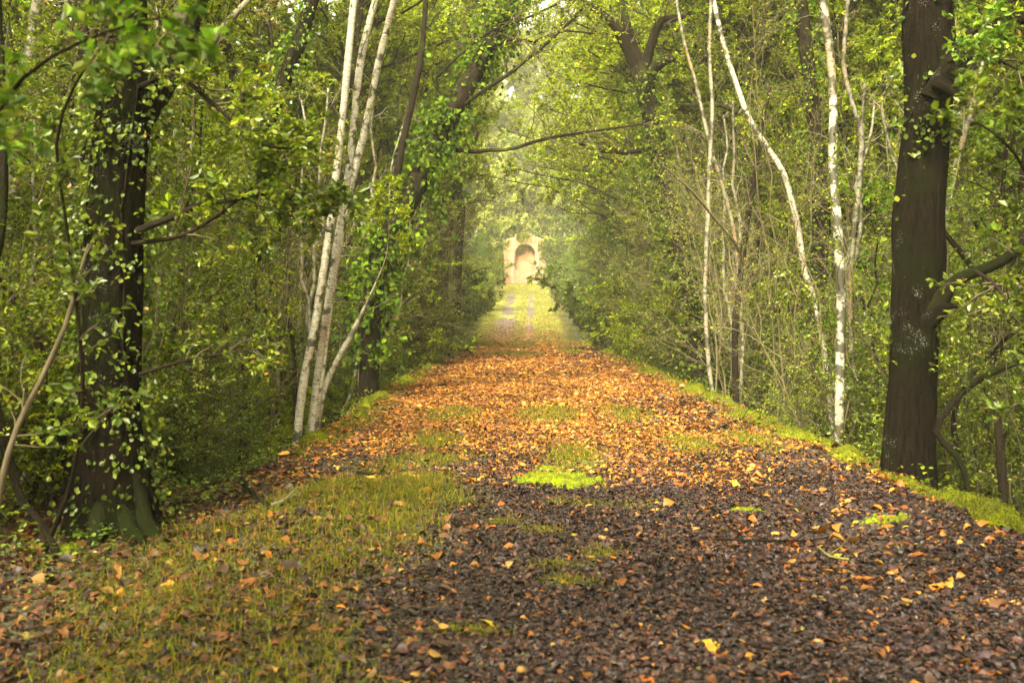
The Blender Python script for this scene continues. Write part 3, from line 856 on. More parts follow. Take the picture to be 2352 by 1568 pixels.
twigs_on(root, org, p, r, 8, .5, 4, .2, 5, .045, 'green', .3, 1, .4, .005, .1, 'leaf', 'o')
root, org, p, r, nv = hero('crooked_sapling', 'dark crooked stem rising from the ivy at far left', 'stem',
    [(95, 1200, 16), (50, 1150, 18), (28, 1080, 22), (5, 1000, 26), (-20, 880, 24), (-35, 700, 22), (-5, 560, 26), (5, 400, 26), (0, 200, 26), (-10, 0, 24)], 6.1, 7, 'barkmoss', sides=10, rough=.12, flare=.1, up=4)
for nm, lb, pts, d, mt in [
    ('sapling', 'dark forked sapling between the left frame edge and the big oak',
     [(165, 1150, 22), (140, 1000, 20), (110, 880, 19), (85, 780, 18), (40, 700, 15), (0, 640, 12)], 7.4, 'bark'),
    ('sapling', 'bent dark sapling curving low behind the left oak roots',
     [(60, 1180, 14), (100, 1060, 14), (140, 940, 12), (215, 860, 10), (260, 760, 8)], 7.8, 'bark')]:
    root, org, p, r, nv = hero(nm, lb, 'sapling', pts, d, None, mt, sides=8, rough=.08, flare=.1, extendit=False)
    twigs_on(root, org, p, r, 14, .6, 5, .22, 6, .042, 'green', .3, 1, .4, .006, .2, 'leaf', 'd')

# --- birches on the left
def birch(label, pts, d, d2=None, mat='birch', tw=12, up=4.5, lean=(0, 0), name='birch_tree', group=None, sides=14, pl='yellow'):
    root, org, p, r, nv = hero(name, label, 'birch', pts, d, d2, mat, group, sides, .07, .15, up, lean, pl, .05, .08)
    if tw: twigs_on(root, org, p[:nv], r[:nv], tw, .9, 4, .35, 3, .035, pl, .35, 1, .3, .007, .25)
    return root, org, p, r, nv
birch('leftmost of three tall pale birch trunks left of the track', [(678, 1040, 19), (694, 900, 19), (724, 740, 18), (752, 560, 18), (772, 400, 18), (789, 250, 17), (803, 100, 17), (815, -20, 17)], 11.2)
birch('middle birch of three, crossing close beside the leftmost pale trunk', [(708, 1025, 17), (727, 880, 17), (756, 680, 17), (781, 520, 17), (800, 400, 17), (815, 260, 16), (832, 120, 17), (868, -20, 16)], 11.45)
birch('rightmost birch of three, leaning furthest right with the thinnest trunk', [(728, 960, 13), (748, 780, 14), (772, 600, 16), (803, 440, 17), (838, 300, 17), (868, 150, 16), (890, 60, 15), (910, -20, 15)], 11.8)
birch('thin rusty birch leaning behind the three pale birches', [(745, 900, 15), (775, 830, 15), (812, 760, 14), (845, 690, 6), (880, 610, 2)], 15, 15, 'birchdark', 6, up=1.0)
birch('pale birch leaning at the upper left behind the dark oak', [(20, 800, 30), (30, 500, 30), (38, 280, 28), (62, 160, 28), (78, 60, 24), (90, -30, 22)], 13, 13, 'birchdark', 6)
birch('slim mossy birch beside another at the top left corner', [(60, 800, 16), (68, 500, 16), (88, 260, 16), (118, 150, 15), (150, 30, 13), (160, -40, 12)], 14, 14, 'birchdark', 6)

# --- ivy clad leaning trees on the left
root, org, p, r, nv = hero('ivy_clad_tree', 'ivy-clad dark trunk leaning right over the track from the left bank', 'tree',
    [(845, 900, 44), (862, 640, 48), (900, 530, 50), (940, 450, 54), (985, 370, 48), (1040, 255, 42), (1095, 160, 38), (1140, 70, 32), (1175, 10, 26), (1200, -60, 18)], 17.5, 19.5, 'bark', sides=16, rough=.1, up=6, lean=(1.6, 0), crown='yellow', crownn=13, crownleaf=.09)
mb = MB(); ivy(mb, p[:nv], r[:nv], 4200, .1, .98, .1, 'ivy', .24, clump=.5, shape='o'); mb.build('ivy', M['leaf'], root, org)
for pts in [[(1120, 110, 9), (1170, 90, 8), (1230, 95, 7), (1300, 70, 5), (1370, 80, 4)], [(965, 352, 12), (1010, 342, 11), (1090, 347, 10), (1160, 345, 9), (1250, 320, 8), (1360, 302, 6), (1480, 285, 4)],
            [(1060, 245, 9), (1130, 195, 9), (1220, 130, 8), (1290, 70, 7), (1345, 10, 6)],
            [(1000, 180, 8), (1100, 90, 7), (1190, 50, 6), (1280, 10, 5)]]:
    q, qr = trace(pts, 18.6, 18.6, .25, False, .3); woody(root, org, q, qr, 'branch', M['bark'], 7, .05)
    twigs_on(root, org, q, qr, 12, 1.6, 5, .7, 9, .075, 'yellow', .3, 1, .5, .01, .1)
root, org, p, r, nv = hero('ivy_clad_tree', 'thin dark ivy-clad trunk rising left of the three birches at the top', 'tree',
    [(560, 900, 34), (590, 500, 36), (612, 300, 36), (650, 190, 36), (690, 90, 34), (722, -20, 30)], 14, 14, 'bark', sides=12, up=4)
mb = MB(); ivy(mb, p[:nv], r[:nv], 2600, .1, .98, .06, 'ivy', .12, clump=.4); mb.build('ivy', M['gloss'], root, org)
root, org, p, r, nv = hero('dark_tree', 'dark grooved trunk standing between the leaning ivy tree and the track', 'tree',
    [(1005, 780, 40), (1012, 650, 38), (1018, 550, 37), (1030, 440, 34), (1042, 330, 30), (1045, 200, 26), (1070, 60, 22), (1090, -20, 20)], 38, 38, 'bark', sides=12, up=5)
q, qr = trace([(1045, 760, 22), (1052, 600, 20), (1060, 480, 17), (1055, 420, 14), (1100, 300, 8)], 37.5, 37.5, .25); woody(root, org, q, qr, 'stem', M['bark'], 8, .1)
root, org, p, r, nv = hero('brown_tree', 'brown bare trunk leaning beyond the birches, left of the ivy tree', 'tree',
    [(860, 800, 18), (900, 480, 18), (925, 330, 17), (945, 240, 16), (968, 120, 14), (980, -20, 12)], 18, 18, 'bark', sides=12, up=4, crown='brown')

# --- right hand side
root, org, p, r, nv = hero('oak_tree', 'huge dark straight oak trunk at the right with two mossy limbs', 'tree',
    [(2086, 1120, 112), (2090, 1000, 106), (2098, 850, 102), (2104, 700, 108), (2112, 600, 114), (2110, 500, 110), (2118, 400, 104), (2130, 280, 98), (2136, 160, 112), (2130, 60, 112), (2132, -60, 100)],
    9.0, 9.0, 'barkbig', sides=80, rough=.11, flare=.4, up=5, step=.035, crownn=7)
q, qr = trace([(2140, 230, 60), (2185, 165, 56), (2215, 110, 46), (2250, 75, 40), (2300, 55, 36), (2370, 30, 32), (2440, -40, 28)], 8.6, 8.3, .08); woody(root, org, q, qr, 'limb', M['barkbig'], 14, .12)
q, qr = trace([(2150, 190, 34), (2185, 205, 30), (2205, 225, 20), (2215, 238, 10)], 8.5, 8.2, .08); woody(root, org, q, qr, 'limb_stub', M['barkbig'], 12, .12)
q, qr = trace([(2120, 725, 56), (2158, 695, 44), (2180, 658, 30), (2215, 634, 25), (2250, 622, 25), (2300, 600, 23), (2360, 560, 21), (2450, 540, 17)], 8.9, 8.3, .08); woody(root, org, q, qr, 'limb', M['barkmoss'], 14, .1)
q, qr = trace([(2130, 740, 44), (2162, 715, 34), (2185, 702, 16), (2198, 706, 6)], 8.5, 8.25, .06); woody(root, org, q, qr, 'limb_stub', M['barkbig'], 12, .12)
mb = MB(); ivy(mb, p[:nv], r[:nv], 420, .66, .98, .052, 'dark', .05, clump=.52); ivy(mb, p[:nv], r[:nv], 60, .3, .6, .06, 'dark', .04, clump=.5); mb.build('ivy', M['gloss'], root, org)
leafy_limb(root, org, [(2180, 140, 14), (2230, 130, 11), (2290, 140, 8), (2350, 165, 6), (2430, 210, 4)], 8.4, 7.2, 20, .6, 5, .22, 6, .06, 'green')
leafy_limb(root, org, [(2300, 90, 10), (2250, 70, 7), (2200, 90, 4)], 8.2, 7.0, 12, .4, 5, .2, 7, .06, 'bright')
leafy_limb(root, org, [(2240, 622, 10), (2290, 660, 8), (2340, 740, 6), (2400, 800, 4)], 8.1, 7.0, 14, .55, 5, .22, 6, .055, 'green')
root, org, p, r, nv = hero('bay_sapling', 'leafy sapling with long pale green leaves at the right frame edge', 'sapling',
    [(2440, 1300, 12), (2450, 1000, 12), (2430, 700, 11), (2400, 520, 10), (2360, 400, 8), (2300, 320, 6), (2240, 280, 4)], 5.6, 5.2, 'bark', sides=8, rough=.05, flare=0, extendit=False)
twigs_on(root, org, p, r, 26, .5, 4, .2, 7, .06, 'dark', .3, 1, .5, .006, .1, 'gloss', 'o')

root, org, p, r, nv = birch('tall white birch with dark stained upper trunk left of the right oak',
    [(1926, 1030, 18), (1928, 950, 21), (1930, 800, 21), (1932, 700, 21), (1926, 560, 21), (1920, 460, 20), (1912, 380, 19), (1914, 260, 19), (1908, 140, 18), (1895, 40, 18), (1888, -30, 16)], 11, None, 'birchstain', 14)
birch('curved pale birch bending left over the track from the right bank',
    [(1912, 1000, 12), (1900, 850, 13), (1870, 690, 13), (1848, 620, 14), (1832, 520, 14), (1818, 460, 14), (1800, 400, 14), (1760, 335, 13), (1722, 275, 12), (1690, 190, 12), (1662, 100, 11), (1645, 30, 10), (1632, -40, 9)], 14, None, 'birch', 8, lean=(-1, 0))
birch('slim pale stem curving upward behind the stained white birch',
    [(1962, 1000, 12), (1958, 850, 12), (1952, 700, 12), (1958, 560, 12), (1972, 440, 12), (1978, 310, 12), (1955, 230, 10), (1938, 150, 10), (1944, 50, 9), (1950, -30, 9)], 13, None, 'birchdark', 8)
birch('thin straight grey stem near the track right of the ivy tree',
    [(1638, 915, 9), (1625, 800, 10), (1620, 650, 10), (1626, 500, 10), (1630, 380, 10), (1636, 250, 9), (1630, 120, 8), (1634, -20, 8)], 16.5, None, 'birchdark', 10)
birch('thin arching pale stem bending left from the right bank',
    [(1700, 920, 8), (1705, 780, 9), (1690, 560, 9), (1660, 430, 9), (1630, 330, 8), (1600, 200, 8), (1570, 90, 7), (1550, -20, 6)], 17, None, 'birchdark', 8, lean=(-1, 0))
birch('pale spindly birch glimpsed right of the big right oak',
    [(2150, 900, 14), (2165, 650, 14), (2180, 450, 14), (2215, 310, 13), (2250, 180, 11), (2290, 0, 10)], 15, None, 'birchdark', 5)
root, org, p, r, nv = hero('ivy_clad_tree', 'dark ivy-clad trunk with spreading crooked limbs right of the track', 'tree',
    [(1612, 890, 52), (1596, 780, 48), (1572, 650, 44), (1545, 520, 42), (1520, 400, 40), (1500, 290, 40), (1478, 200, 38), (1462, 150, 36), (1440, 60, 22), (1420, -20, 14)], 21, 22, 'bark', sides=16, rough=.1, up=6, lean=(-1.6, 0), crown='yellow', crownn=13, crownleaf=.09)
mb = MB(); ivy(mb, p[:nv], r[:nv], 4200, .05, .8, .08, 'dark', .2, clump=.44); mb.build('ivy', M['leaf'], root, org)
for pts in [[(1475, 200, 30), (1450, 130, 28), (1425, 80, 24), (1385, 35, 20), (1350, 12, 14), (1290, -10, 8)],
            [(1485, 230, 26), (1500, 155, 26), (1540, 132, 22), (1568, 140, 20), (1590, 150, 14), (1640, 120, 9)],
            [(1480, 160, 22), (1500, 90, 22), (1520, 45, 18), (1580, 40, 12), (1600, -20, 8)],
            [(1505, 340, 14), (1440, 350, 12), (1380, 345, 10), (1330, 330, 6)]]:
    q, qr = trace(pts, 21.8, 21.2, .2, False, .15); woody(root, org, q, qr, 'limb', M['bark'], 10, .1)
    twigs_on(root, org, q, qr, 16, 1.6, 5, .7, 9, .07, 'green', .3, 1, .5, .015, .15)
root, org, p, r, nv = hero('dark_tree', 'dark rough trunk half hidden behind the stained white birch', 'tree',
    [(1885, 950, 38), (1882, 800, 38), (1880, 650, 38), (1885, 500, 40), (1880, 400, 36), (1872, 300, 34), (1860, 180, 30), (1845, 60, 30), (1838, -30, 26)], 15.5, None, 'bark', sides=14, up=5)
mb = MB(); ivy(mb, p[:nv], r[:nv], 2200, .1, .98, .055, 'ivy', .14, clump=.45); mb.build('ivy', M['leaf'], root, org)
root, org, p, r, nv = hero('dark_sapling', 'dark forked sapling standing between the curved birch and the grey stem', 'sapling',
    [(1690, 900, 14), (1688, 760, 16), (1700, 640, 15), (1712, 540, 13), (1728, 440, 11), (1745, 330, 8), (1770, 200, 6)], 15, None, 'bark', sides=8, extendit=False)
q, qr = trace([(1705, 610, 9), (1690, 560, 8), (1640, 500, 7), (1590, 440, 6), (1520, 380, 4)], 15, 14, .2); woody(root, org, q, qr, 'branch', M['twig'], 6, .05)
twigs_on(root, org, p, r, 16, 1., 5, .4, 6, .045, 'green', .35)
for lb, pts, d, mt in [
    ('snapped dark stump pole standing at the far right bank', [(2306, 1215, 22), (2302, 1100, 20), (2295, 1000, 19), (2290, 935, 18)], 7.3, 'bark'),
    ('crooked mossy sapling arching behind the snapped pole', [(2230, 1150, 14), (2200, 1050, 15), (2150, 990, 15), (2210, 900, 15), (2290, 850, 14), (2380, 820, 12)], 8.6, 'barkmoss'),
    ('thin dark sapling leaning down right beside the big oak', [(2240, 1190, 12), (2215, 1080, 12), (2190, 960, 12), (2240, 850, 10), (2330, 760, 9)], 9.2, 'bark')]:
    root, org, p, r, nv = hero('dead_pole' if 'snapped' in lb else 'sapling', lb, 'dead trunk' if 'snapped' in lb else 'sapling', pts, d, None, mt, sides=10, rough=.12, flare=.1, extendit=False)
    if 'snapped' not in lb: twigs_on(root, org, p, r, 14, .8, 5, .3, 5, .045, 'dark', .3, 1, .5, .008, .2)
root, org, p, r, nv = hero('fallen_sapling', 'dark dead sapling slanting down behind the right oak trunk', 'sapling',
    [(2420, 1000, 16), (2400, 880, 17), (2345, 770, 16), (2290, 700, 15), (2230, 610, 14), (2160, 520, 12), (2120, 450, 8)], 10, 10.4, 'bark', sides=8, flare=0, extendit=False)

# ------------------------------------------------------------------ prototypes for the woodland
def proto(kind, seed):
    global rng, LEAFMUL
    LEAFMUL = 1.0
    if kind.endswith('_far'): kind = kind[:-4]; LEAFMUL = 1.9
    keep = rng; rng = np.random.default_rng(seed)
    st = MB(); fo = MB()
    if kind in ('shrub', 'laurel', 'thicket'):
        h = {'shrub': 2.6, 'laurel': 3.4, 'thicket': 2.2}[kind]
        n = 16 if kind != 'thicket' else 26
        a = rng.uniform(0, 2 * math.pi, n); s = rng.uniform(.1, .75, n)
        k = 8; t = np.linspace(0, 1, k)[None, :, None]
        d = np.stack([np.cos(a) * s, np.sin(a) * s, np.ones(n)], -1)[:, None]
        base = np.stack([np.cos(a), np.sin(a), a * 0], -1)[:, None] * rng.uniform(0, .25, n)[:, None, None]
        hh = h * rng.uniform(.6, 1.1, n)[:, None, None]
        Pm = base + d * t * hh * np.array([.7, .7, 1]) + np.stack([np.cos(a), np.sin(a), -.4 * np.ones(n)], -1)[:, None] * t ** 2.2 * .35 * hh
        Pm = Pm + np.cumsum(rng.normal(size=(n, k, 3)) * .035, 1) * (t > 0)
        Rm = rng.uniform(.009, .018, n)[:, None] * np.linspace(1, .35, k)
        tubes(st, Pm, Rm, 5)
        b1, r1 = branches(Pm, Rm, 11, .12, 1, .75, (.5, 1.25), 6, .5, .1, .2)
        tubes(st, b1, r1, 3)
        b2, r2 = branches(b1, r1, 4, .15, 1, .32, (.4, 1.2), 4, .6, .05, .25)
        tubes(st, b2, np.maximum(r2, .0012), 3)
        pl, sz = {'shrub': ('green', .05), 'laurel': ('dark', .062), 'thicket': ('yellow', .045)}[kind]
        nl = {'shrub': 21, 'laurel': 17, 'thicket': 15}[kind]
        leaf_on(fo, b2, nl, sz, pl); leaf_on(fo, b1, 9, sz, pl, .3)
        lm = 'gloss' if kind == 'laurel' else 'leaf'; sm = 'stem'
    elif kind == 'privet':
        n = 7; h = 3.6; k = 12; t = np.linspace(0, 1, k)[None, :, None]
        a = rng.uniform(0, 2 * math.pi, n); s = rng.uniform(.05, .5, n)
        Pm = np.stack([np.cos(a) * s, np.sin(a) * s, np.ones(n)], -1)[:, None] * t * h * rng.uniform(.6, 1.1, (n, 1, 1)) + np.cumsum(rng.normal(size=(n, k, 3)) * .05, 1) * (t > 0)
        Rm = rng.uniform(.007, .013, n)[:, None] * np.linspace(1, .35, k)
        tubes(st, Pm, Rm, 5)
        b1, r1 = branches(Pm, Rm, 15, .05, 1, .95, (.6, 1.3), 7, .5, .12, .16); tubes(st, b1, r1, 4)
        b2, r2 = branches(b1, r1, 6, .15, 1, .34, (.4, 1.1), 5, .6, .05, .2); tubes(st, b2, np.maximum(r2, .001), 3)
        leaf_on(fo, b2, 9, .042, 'green' if seed % 3 else 'dark', shape='o', rand=.5); leaf_on(fo, b1, 6, .042, 'green', .3, shape='o', rand=.5)
        lm = 'gloss'; sm = 'twig'
    elif kind == 'pole':
        n = rng.integers(1, 4); h = rng.uniform(6.5, 8); k = 18; t = np.linspace(0, 1, k)[None, :, None]
        a = rng.uniform(0, 6.28, n); s = rng.uniform(.02, .22, n)
        Pm = np.stack([np.cos(a) * s, np.sin(a) * s, np.ones(n)], -1)[:, None] * t * h + np.cumsum(rng.normal(size=(n, k, 3)) * .06, 1) * (t > 0)
        Pm[:, :, :2] += (rng.normal(size=(n, 1, 2)) * .12)
        Rm = rng.uniform(.022, .05, n)[:, None] * np.linspace(1, .5, k)
        tubes(st, Pm, Rm, 8, rough=.1)
        b1, r1 = branches(Pm, Rm, 12, .15, 1, 1.3, (.5, 1.2), 8, .35, .2, .16, rmax=.01); tubes(st, b1, r1, 4)
        b2, r2 = branches(b1, r1, 5, .15, 1, .5, (.4, 1.), 5, .6, .0, .18); tubes(st, b2, np.maximum(r2, .0014), 3)
        leaf_on(fo, b2, 5, .045, 'green'); lm = 'leaf'; sm = ['bark', 'birchdark', 'stem'][seed % 3]
    elif kind == 'bare':
        n = 3; h = rng.uniform(4.5, 6.5); k = 14; t = np.linspace(0, 1, k)[None, :, None]
        a = rng.uniform(-1.3, 1.3, n); s = rng.uniform(.1, .5, n)
        Pm = np.stack([np.cos(a) * s, np.sin(a) * s, np.ones(n)], -1)[:, None] * t * h * rng.uniform(.7, 1.1, (n, 1, 1)) + np.cumsum(rng.normal(size=(n, k, 3)) * .055, 1) * (t > 0)
        Rm = rng.uniform(.012, .022, n)[:, None] * np.linspace(1, .3, k)
        tubes(st, Pm, Rm, 6)
        b1, r1 = branches(Pm, Rm, 11, .15, 1, 2.0, (.4, 1.1), 9, .45, .1, .14); tubes(st, b1, r1, 4)
        b2, r2 = branches(b1, r1, 7, .15, 1, .9, (.4, 1.), 6, .6, .0, .18); tubes(st, b2, np.maximum(r2, .0018), 3)
        b3, r3 = branches(b2, r2, 3, .15, 1, .4, (.4, 1.), 4, .6, .0, .2); tubes(st, b3, np.maximum(r3, .0014), 3)
        leaf_on(fo, b3, 2, .04, 'yellow'); lm = 'leaf'; sm = 'paletwig'
    elif kind in ('sapling', 'twiggy', 'yellowsap', 'palesap'):
        h = rng.uniform(6, 8); n = rng.integers(1, 4); k = 16
        t = np.linspace(0, 1, k)[None, :, None]
        a = rng.uniform(0, 2 * math.pi, n); s = rng.uniform(.03, .3, n)
        Pm = np.stack([np.cos(a) * s, np.sin(a) * s, np.ones(n)], -1)[:, None] * t * h + np.cumsum(rng.normal(size=(n, k, 3)) * np.array([.07, .07, 0]), 1) * (t > 0)
        Rm = rng.uniform(.022, .05, n)[:, None] * np.linspace(1, .3, k)
        tubes(st, Pm, Rm, 7)
        b1, r1 = branches(Pm, Rm, 44 // n + 8, .08, 1, 1.7, (.6, 1.3), 8, .4, .2, .16, rmax=.012)
        tubes(st, b1, r1, 4)
        b2, r2 = branches(b1, r1, 7, .15, 1, .65, (.4, 1.1), 5, .6, .05, .2)
        tubes(st, b2, np.maximum(r2, .0016), 3)
        pl = {'sapling': 'green', 'twiggy': 'yellow', 'yellowsap': 'bright', 'palesap': 'pale'}[kind]
        nl = {'sapling': 40, 'twiggy': 16, 'yellowsap': 34, 'palesap': 34}[kind]
        if kind == 'twiggy':
            b3, r3 = branches(b2, r2, 3, .2, 1, .4, (.3, 1), 4, .7, .0, .2); tubes(st, b3, np.maximum(r3, .0014), 3)
        leaf_on(fo, b2, nl, .058, pl); lm = 'leaf'; sm = 'birchdark' if seed % 2 and kind != 'sapling' else ('barkgrey' if kind == 'twiggy' else 'bark')
    else:
        h = rng.uniform(13, 15.5); k = 18; t = np.linspace(0, 1, k)
        w = np.cumsum(rng.normal(size=(k, 3)) * np.array([.16, .16, 0]), 0); w[0] = 0
        Pm = (np.stack([t * rng.uniform(-.8, .8), t * rng.uniform(-.8, .8), t * h], -1) + w)[None]
        Rm = (rng.uniform(.15, .24) * (1 - .75 * t))[None]; Rm[0, 0] *= 1.35
        tubes(st, Pm, Rm, 12, rough=.12)
        b1, r1 = branches(Pm, Rm, 26, .47 if kind == 'arch' else .22, 1, 5.8 if kind == 'arch' else 4.6, (.7, 1.3), 9, .5, .3, .14, rmax=.09)
        tubes(st, b1, r1, 6)
        b2, r2 = branches(b1, r1, 8, .2, 1, 1.7, (.5, 1.2), 6, .55, .1, .2)
        tubes(st, b2, r2, 4)
        b3, r3 = branches(b2, r2, 5, .2, 1, .8, (.4, 1.2), 4, .6, .05, .25)
        tubes(st, b3, np.maximum(r3, .003), 3)
        pl = {'oak': 'green', 'holm': 'dark', 'ash': 'yellow', 'paleash': 'pale', 'autumn': 'brown', 'arch': 'yellow'}[kind]
        nl = {'oak': 44, 'holm': 44, 'ash': 42, 'paleash': 40, 'autumn': 26, 'arch': 44}[kind]
        leaf_on(fo, b3, nl, .105, pl, .0, out=1.1); lm = 'leaf'; sm = 'bark' if kind != 'autumn' else 'barkgrey'
    rng = keep; LEAFMUL = 1.0
    return st.mesh('stems', M[sm]), fo.mesh('foliage', M[lm])


PR = {}
for i, kind in enumerate(['shrub', 'laurel', 'thicket', 'sapling', 'twiggy', 'yellowsap', 'oak', 'holm', 'ash', 'autumn', 'arch', 'privet', 'bare', 'pole', 'shrub_far', 'laurel_far', 'thicket_far', 'sapling_far', 'yellowsap_far', 'twiggy_far', 'palesap_far', 'paleash']):
    PR[kind] = [proto(kind, 100 + 7 * i + j) for j in range(3)]


def place(kind, x, y, name, label, cat, group, s=1.0, sz=None, rz=None, tilt=(0, 0), parts=('stems', 'foliage')):
    if y > 26 and kind + '_far' in PR: kind += '_far'
    st, fo = PR[kind][rng.integers(3)]
    o = bpy.data.objects.new(name, None); COL.objects.link(o); o.empty_display_size = .2
    o.location = (x, y, float(H(x, y)) - .05)
    o.rotation_euler = (tilt[0], tilt[1], rng.uniform(0, 6.28) if rz is None else rz)
    o.scale = (s, s, s * (sz or 1))
    tag(o, label, cat, group)
    for nm, me in zip(parts, (st, fo)):
        c = bpy.data.objects.new(nm, me); COL.objects.link(c); c.parent = o
    return o


# ---- undergrowth on both banks
def band(side, y0, y1, x0, x1, n, kinds, smin, smax, lab, name, cat, group, mind=.6, parts=('stems', 'foliage')):
    pts = []
    tries = 0
    while len(pts) < n and tries < n * 60:
        tries += 1
        y = y0 + (y1 - y0) * rng.random() ** 1.15
        x = rng.uniform(x0, x1)
        e = float(edge_r(y)) if side > 0 else -float(edge_l(y))
        X = side * (e + x + (1.0 if y > 36 and lab.__class__ is dict and 'shrub' in lab else 0))
        if any((X - a) ** 2 + (y - b) ** 2 < mind ** 2 for a, b in pts): continue
        pts.append((X, y))
    pts = [(X, y) for X, y in pts if not ((side < 0 and 12.5 < y < 19.5 and X > -3.9) or (y < 22 and (X - 3.9) ** 2 + (y - 20.5) ** 2 < 4.5) or (side > 0 and y < 9.8 and X < 5.0))]
    for X, y in pts:
        k = kinds[rng.integers(len(kinds))]
        l = lab[k] if isinstance(lab, dict) else lab
        nm = name[k] if isinstance(name, dict) else name
        gp = group[k] if isinstance(group, dict) else group
        place(k, X, y, nm, l, cat, gp, rng.uniform(smin, smax), rng.uniform(.9, 1.15), tilt=(rng.normal() * .06, rng.normal() * .06), parts=parts)


for side, sn, y0 in ((-1, 'left', 9.6), (1, 'right', 6.4)):
    lab = {'shrub': f'leafy green shrub in the thick undergrowth on the {sn} bank', 'laurel': f'dark glossy-leaved shrub in the undergrowth on the {sn} bank',
           'thicket': f'low yellowish green bush in the undergrowth on the {sn} bank'}
    nm = {'shrub': 'shrub', 'laurel': 'evergreen_shrub', 'thicket': 'bush'}
    gp = {k: v.replace('leafy', 'leafy') + 's' for k, v in {'shrub': f'green shrubs on the {sn} bank', 'laurel': f'evergreen shrubs on the {sn} bank', 'thicket': f'low bushes on the {sn} bank'}.items()}
    band(side, y0, 26, .95, 6.5, 46, ['shrub', 'laurel', 'thicket', 'thicket', 'shrub'], .45, .8, lab, nm, 'shrub', gp, .7)
    band(side, 20, 60, .8, 4.5, 60, ['shrub', 'laurel', 'thicket', 'shrub'], .85, 1.4, lab, nm, 'shrub', gp, 1.0)
    slab = {'sapling': f'slender green-leaved sapling in the crowded wood {sn} of the track', 'twiggy': f'twiggy thin-stemmed sapling with sparse leaves {sn} of the track',
            'yellowsap': f'bright yellow-green sapling among the trees {sn} of the track'}
    snm = {'sapling': 'sapling', 'twiggy': 'twiggy_sapling', 'yellowsap': 'young_ash'}
    sgp = {'sapling': f'green saplings on the {sn}', 'twiggy': f'twiggy saplings on the {sn}', 'yellowsap': f'bright saplings on the {sn}'}
    band(side, y0 + 1.5, 30, 1.5, 9, 46, ['sapling', 'twiggy', 'twiggy', 'yellowsap', 'sapling'], .65, 1.05, slab, snm, 'sapling', sgp, 1.0)
    band(side, 24, 62, 1.2, 9, 44, ['sapling', 'twiggy', 'yellowsap'], .9, 1.4, slab, snm, 'sapling', sgp, 1.3)
    tlab = {'oak': f'green-leaved oak standing deep in the wood {sn} of the track', 'holm': f'dark evergreen oak deep in the wood {sn} of the track',
            'ash': f'pale yellow-green tree deep in the wood {sn} of the track', 'autumn': f'half bare tree with brown leaves {sn} of the track'}
    tnm = {'oak': 'oak_tree', 'holm': 'holm_oak', 'ash': 'ash_tree', 'autumn': 'autumn_tree'}
    tgp = {'oak': f'oaks in the {sn} wood', 'holm': f'evergreen oaks in the {sn} wood', 'ash': f'yellow-green trees in the {sn} wood', 'autumn': f'half bare trees in the {sn} wood'}
    band(side, 17, 60, 3.0, 9, 22, ['oak', 'holm', 'ash', 'autumn', 'ash'], .8, 1.15, tlab, tnm, 'tree', tgp, 2.4, ('trunk', 'crown'))
    band(side, 12, 70, 9, 24, 24, ['oak', 'holm', 'ash', 'oak'], .8, 1.2, tlab, tnm, 'tree', tgp, 3.2, ('trunk', 'crown'))

    for i, y in enumerate(np.arange(10.2, 25, .95)):
        place('pole', side * ((-float(edge_l(y)) if side < 0 else float(edge_r(y))) + rng.uniform(.9, 3.6) + (.5 if side < 0 and y < 13 else 0) + (1.3 if side < 0 and 12 < y < 18.5 else 0)), y, 'slender_tree', f'slender trunk rising through the undergrowth on the {sn} bank', 'tree', f'slender trunks on the {sn} bank', rng.uniform(.85, 1.15), tilt=(rng.normal() * .04, rng.normal() * .04), parts=('trunk', 'foliage'))
    for i, y in enumerate(np.arange(12.5, 34, 2.6)):
        place('bare', side * ((-float(edge_l(y)) if side < 0 else float(edge_r(y))) + rng.uniform(.5, 2.2) + (1.5 if side < 0 and y < 18.5 else 0)), y, 'bare_sapling', f'thin pale sapling with fine nearly bare twigs on the {sn} bank', 'sapling', f'nearly bare saplings on the {sn} bank', rng.uniform(.8, 1.2), rz=(math.pi if side > 0 else 0) + rng.uniform(-.9, .9))
    for i, y in enumerate(np.arange(21, 40, 6.5) if side > 0 else [27.0]):
        place('bare', side * ((-float(edge_l(y)) if side < 0 else float(edge_r(y))) + rng.uniform(.7, 1.6)), y, 'leaning_sapling', f'tall nearly bare sapling leaning in over the track from the {sn}', 'sapling', f'leaning bare saplings on the {sn}', rng.uniform(1.25, 1.5), tilt=(0, -side * rng.uniform(.12, .3)), rz=(math.pi if side > 0 else 0) + rng.uniform(-.5, .5))
    for i, y in enumerate(np.arange(25, 57, 4.4)):
        place('arch', side * (rng.uniform(4.6, 6.0) + (0.3 if side < 0 else .9) + (y > 60) * .6), y + rng.uniform(-1, 1), 'overhanging_tree', f'tall tree on the {sn} bank whose limbs arch over the track', 'tree', f'overhanging trees on the {sn} bank', rng.uniform(.9, 1.1) * (1.15 if y > 40 else 1.0), tilt=(0, -side * .12), rz=rng.uniform(-.3, .3), parts=('trunk', 'crown'))
for x, y, sc in [(-3.0, 8.0, .85), (-3.5, 6.5, .95), (-3.75, 5.7, .8), (-2.75, 9.1, .6), (-3.4, 8.6, 1.0), (-4.2, 7.2, 1.1), (-3.9, 9.2, 1.2), (-3.45, 5.9, .6), (-3.9, 10.4, 1.2), (-4.9, 9.6, 1.3), (-4.2, 12, 1.3), (-3.6, 7.9, .3)]:
    place('privet', x, y, 'privet_shrub', 'airy small-leaved shrub on the left bank around the dark oak', 'shrub', 'small-leaved shrubs on the left', sc)
